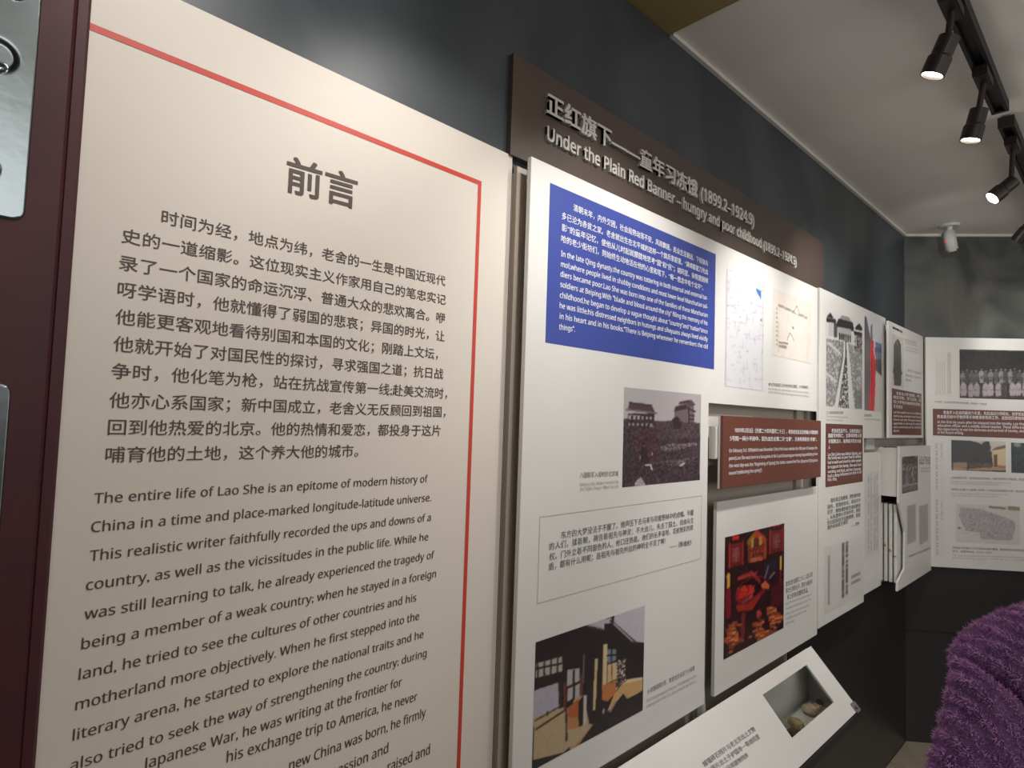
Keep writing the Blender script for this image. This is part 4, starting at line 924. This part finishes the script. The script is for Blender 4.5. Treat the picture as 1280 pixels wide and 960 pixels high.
spot_px((1189, 6), (1187, 46), (1165, 95), 'lit black spotlight nearest on the ceiling track, upper left of the row', 36, (.05, 1.95, 1.35), 1.5)
spot_px((1229, 100), (1224, 137), (1213, 176), 'lit black spotlight at the end of the first ceiling track', 26, (0, 2.6, 1.75), 1.5)
spot_px((1266, 196), (1267, 226), (1240, 248), 'lit black spotlight on the second ceiling track, above the detector', 24, (.15, 3.9, 2.2), 1.2, dy=.03)
spot(3.35, (.573, 3.35, 2.53), (.50, 3.37, 2.44), 'lit black spotlight farthest along, cut by the right edge of the photo', 22, (.7, 4.3, 1.8))
for y, pw, aim, lab in ((.22, 9.5, (0, .22, 2.2), 'black spotlight on the near track above the maroon frame'), (.66, 13, (0, .55, 1.55), 'black spotlight on the near track above the foreword board'), (1.05, 22, (0, 1.1, 1.5), 'black spotlight on the near track above the start of the title sign')):
    spot(y, (.573, y, 2.53), (.51, y + .01, 2.44), lab, pw, aim, 1.5)

# detector
q_ = hit(1187, 281, 2, Z_C)
t = bpy.data.objects.new('motion_detector', None); COL.objects.link(t); t.location = (q_[0], q_[1], Z_C); tag(t, 'white ceiling detector with a tiny red light near the far corner', 'detector')
bm = bmesh.new(); bm_cyl(bm, (0, 0, -.012), (0, 0, -.0005), .04, .045, 24); from_bm('ceiling_mount', bm, M['plastic'], t)
bm = bmesh.new(); bm_cyl(bm, (0, 0, -.035), (0, 0, -.012), .012, seg=12); from_bm('swivel', bm, M['plastic'], t)
bm = bmesh.new(); mt = Matrix.Translation((0, 0, -.085)) @ Matrix.Rotation(math.radians(-42), 4, 'Z') @ Matrix.Rotation(math.radians(10), 4, 'X')
bm_box(bm, (-.03, -.022, -.055), (.03, .022, .055), mt); bmesh.ops.bevel(bm, geom=bm.edges[:], offset=.010, segments=3, affect='EDGES'); from_bm('housing', bm, M['plastic'], t, True)
bm = bmesh.new(); bmesh.ops.create_uvsphere(bm, u_segments=10, v_segments=6, radius=.006, matrix=mt @ Matrix.Translation((.0, -.0205, .0))); from_bm('red_indicator', bm, M['led'], t)

# ------------------------------------------------------------------ the visitor in the purple jumper
def skin(name, verts, edges, radii, m, parent, sub=2, root=0):
    me = bpy.data.meshes.new(name); me.from_pydata(verts, edges, []); o = link(name, me, m, parent)
    o.modifiers.new('Skin', 'SKIN'); 
    if not me.skin_vertices: 
        pass
    sv = me.skin_vertices[0].data
    for i, r in enumerate(radii):
        sv[i].radius = r if isinstance(r, tuple) else (r, r); sv[i].use_root = (i == root)
    s = o.modifiers.new('Sub', 'SUBSURF'); s.levels = sub; s.render_levels = sub
    bpy.context.view_layer.update(); dg = bpy.context.evaluated_depsgraph_get()
    me2 = bpy.data.meshes.new_from_object(o.evaluated_get(dg)); o.modifiers.clear(); o.data = me2
    for p_ in me2.polygons: p_.use_smooth = True
    if not me2.materials: me2.materials.append(m)
    return o
SKINM = mat('skin', rgb(214, 168, 140), .5); HAIR = mat('black_hair', rgb(28, 24, 24), .45); TROU = mat('dark_trousers', rgb(38, 38, 46), .8); SHOE = mat('black_shoe', rgb(24, 24, 24), .5)
wool = mat('purple_wool', rgb(132, 96, 136), .95, noise=(30, rgb(92, 64, 112), .35, .65), spec=.1)
DEP = .86
P0 = CAM + DEP / F_ * ray(1404, 850); P0[2] = 0
fw = Vector((C2W[0, 2], C2W[1, 2], 0)).normalized(); ang_ = math.atan2(fw.y, fw.x) - math.pi / 2
per = bpy.data.objects.new('person', None); COL.objects.link(per); per.location = (P0[0], P0[1], 0); per.rotation_euler.z = ang_
tag(per, 'person in a fluffy purple knitted jumper at the lower right, seen from behind', 'person')
bv = []; be = []; br = []
def jn(p, r, prev=None):
    bv.append(p); br.append(r)
    if prev is not None: be.append((prev, len(bv) - 1))
    return len(bv) - 1
pel = jn((0, 0, .90), (.10, .08)); wst = jn((0, 0, 1.04), (.095, .075), pel); chs = jn((0, .0, 1.20), (.12, .085), wst); nb = jn((0, .0, 1.33), (.055, .05), chs); nk = jn((0, .01, 1.40), .048, nb)
h1 = jn((0, .02, 1.46), (.07, .08), nk); h2 = jn((0, .02, 1.54), (.078, .095), h1); h3 = jn((0, .01, 1.60), (.06, .07), h2)
for s in (-1, 1):
    sh = jn((s * .15, 0, 1.235), .036, chs); e0 = jn((s * .185, -.01, 1.16), .032, sh); el = jn((s * .245, -.02, 1.02), .030, e0); wr = jn((s * .21, .12, .85), .024, el); pm = jn((s * .195, .16, .79), .028, wr)
    for k in range(4):
        a = jn((s * (.178 + k * .014), .185, .755), .0095, pm); b = jn((s * (.178 + k * .014), .195, .725 - (.008 if k in (1, 2) else 0)), .0088, a); jn((s * (.178 + k * .014), .190, .70 - (.012 if k in (1, 2) else 0)), .008, b)
    a = jn((s * .165, .17, .78), .011, pm); jn((s * .152, .19, .75), .0095, a)
    hp = jn((s * .085, 0, .80), .068, pel); kn = jn((s * .095, .01, .47), .055, hp); an = jn((s * .095, -.02, .09), .038, kn); to = jn((s * .10, .10, .03), .030, an)
body = skin('body', bv, be, br, SKINM, per)
# face on the far side (she looks at the far wall)
bm = bmesh.new()
bmesh.ops.create_uvsphere(bm, u_segments=10, v_segments=8, radius=.012, matrix=Matrix.Translation((0, .118, 1.515)) @ Matrix.Diagonal((.8, 1.2, 1.6, 1)))
from_bm('nose', bm, SKINM, per, True); eyem = mat('dark_eyes', rgb(30, 24, 22), .2)
for s in (-1, 1):
    bm = bmesh.new(); bmesh.ops.create_uvsphere(bm, u_segments=10, v_segments=8, radius=.016, matrix=Matrix.Translation((s * .082, .01, 1.525)) @ Matrix.Diagonal((.4, .8, 1.7, 1))); from_bm('ear', bm, SKINM, per, True)
    bm = bmesh.new(); bmesh.ops.create_uvsphere(bm, u_segments=10, v_segments=8, radius=.010, matrix=Matrix.Translation((s * .032, .102, 1.535)) @ Matrix.Diagonal((1.2, .6, .6, 1))); from_bm('eye', bm, eyem, per, True)
bm = bmesh.new(); bmesh.ops.create_uvsphere(bm, u_segments=12, v_segments=8, radius=.02, matrix=Matrix.Translation((0, .098, 1.475)) @ Matrix.Diagonal((1.1, .5, .3, 1))); from_bm('mouth', bm, mat('lips', rgb(170, 90, 86), .4), per, True)
bm = bmesh.new(); bmesh.ops.create_uvsphere(bm, u_segments=32, v_segments=20, radius=.105, matrix=Matrix.Translation((0, -.005, 1.555)) @ Matrix.Diagonal((.92, 1.02, 1.0, 1)))
for v in bm.verts:
    if v.co.z < 1.54 and v.co.y < .05: k_ = 1.54 - v.co.z; v.co.z -= k_ * .9 + .01; v.co.x *= 1 + k_ * 3.5; v.co.y = v.co.y * (1 + k_ * 2) - k_ * .1
    if v.co.y > .05 and v.co.z < 1.59: v.co.y = .05 + (v.co.y - .05) * .1
from_bm('hair', bm, HAIR, per, True)
tv = [(0, 0, .92), (s_ := .09, 0, .80), (.095, .01, .47), (.095, -.02, .13), (-.09, 0, .80), (-.095, .01, .47), (-.095, -.02, .13), (0, 0, 1.06)]
skin('trousers', tv, [(0, 1), (1, 2), (2, 3), (0, 4), (4, 5), (5, 6), (0, 7)], [(.18, .14), .115, .080, .070, .115, .080, .070, (.135, .11)], TROU, per)
for s in (-1, 1):
    bm = bmesh.new(); bm_box(bm, (s * .1 - .045, -.07, 0), (s * .1 + .045, .17, .085)); bmesh.ops.bevel(bm, geom=bm.edges[:], offset=.03, segments=4, affect='EDGES'); from_bm('shoe', bm, SHOE, per, True)
sv_ = [(0, 0, .83), (0, 0, .96), (0, 0, 1.20), (0, 0, 1.295), (0, .005, 1.38)]; se = [(0, 1), (1, 2), (2, 3), (3, 4)]; sr = [(.205, .17), (.185, .15), (.165, .14), (.12, .105), (.085, .085)]
for s in (-1, 1):
    k = len(sv_); sv_ += [(s * .166, 0, 1.222), (s * .194, -.005, 1.165), (s * .232, -.02, 1.08), (s * .262, -.02, 1.00), (s * .23, .11, .87)]; se += [(3, k), (k, k + 1), (k + 1, k + 2), (k + 2, k + 3), (k + 3, k + 4)]; sr += [.078, .062, .062, .064, .05]
jump = skin('jumper', sv_, se, sr, wool, per, sub=3)
jm = jump.data
# knitted ribs: real relief running diagonally down the cloth
co = np.zeros(len(jm.vertices) * 3); jm.vertices.foreach_get('co', co); co = co.reshape(-1, 3); nr = np.zeros_like(co).ravel(); jm.vertices.foreach_get('normal', nr); nr = nr.reshape(-1, 3)
ph = (co[:, 0] * 1.0 + co[:, 2] * .42) / .021 * math.tau
co2 = co + nr * (.0022 * np.sin(ph) + .0015 * np.sin(co[:, 2] / .011 * math.tau))[:, None] ; jm.vertices.foreach_set('co', co2.ravel()); jm.update()
# fluff: short bent strands all over the jumper, one part
jm.calc_loop_triangles(); nt_ = len(jm.loop_triangles); tri = np.zeros(nt_ * 3, np.int32); jm.loop_triangles.foreach_get('vertices', tri); tri = tri.reshape(-1, 3)
A = co2[tri[:, 0]]; B = co2[tri[:, 1]]; C_ = co2[tri[:, 2]]; cr_ = np.cross(B - A, C_ - A); ar = np.linalg.norm(cr_, axis=1)
NS = 200000; idx = rng.choice(nt_, NS, p=ar / ar.sum()); r1 = rng.random(NS) ** .5; r2 = rng.random(NS)
pt = A[idx] * (1 - r1)[:, None] + B[idx] * (r1 * (1 - r2))[:, None] + C_[idx] * (r1 * r2)[:, None]
nn = cr_[idx] / ar[idx][:, None]; dr = nn * .9 + rng.normal(0, .55, (NS, 3)); dr /= np.linalg.norm(dr, axis=1)[:, None]
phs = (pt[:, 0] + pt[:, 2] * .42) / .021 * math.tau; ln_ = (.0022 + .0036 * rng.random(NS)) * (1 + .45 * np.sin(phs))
sd = np.cross(dr, rng.normal(size=(NS, 3))); sd /= np.linalg.norm(sd, axis=1)[:, None]; wdt = .00045
mid = pt + dr * (ln_ * .6)[:, None]; bend = rng.normal(0, .5, (NS, 3)); tip = mid + (dr + bend * .8) * (ln_ * .5)[:, None]
Vt = np.stack([pt - sd * wdt, pt + sd * wdt, mid + sd * wdt * .8, mid - sd * wdt * .8, tip], 1).reshape(-1, 3)
k5 = np.arange(NS)[:, None] * 5
Fq = np.concatenate([k5 + np.array([[0, 1, 2]]), k5 + np.array([[0, 2, 3]]), k5 + np.array([[3, 2, 4]])]).astype(np.int32)
me = bpy.data.meshes.new('wool_fluff'); me.vertices.add(len(Vt)); me.vertices.foreach_set('co', Vt.ravel()); me.loops.add(Fq.size); me.loops.foreach_set('vertex_index', Fq.ravel()); me.polygons.add(len(Fq)); me.polygons.foreach_set('loop_start', (np.arange(len(Fq)) * 3).astype(np.int32)); me.update(calc_edges=True)
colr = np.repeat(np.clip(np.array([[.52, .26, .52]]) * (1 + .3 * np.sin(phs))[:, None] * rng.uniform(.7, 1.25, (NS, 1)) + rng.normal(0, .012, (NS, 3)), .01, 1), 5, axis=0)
a_ = me.color_attributes.new('ink', 'FLOAT_COLOR', 'POINT'); a_.data.foreach_set('color', np.concatenate([colr, np.ones((len(colr), 1))], 1).astype(np.float32).ravel())
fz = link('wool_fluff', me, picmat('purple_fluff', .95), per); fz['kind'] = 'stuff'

bpy.data.objects.remove(_to); bpy.data.curves.remove(_tc)
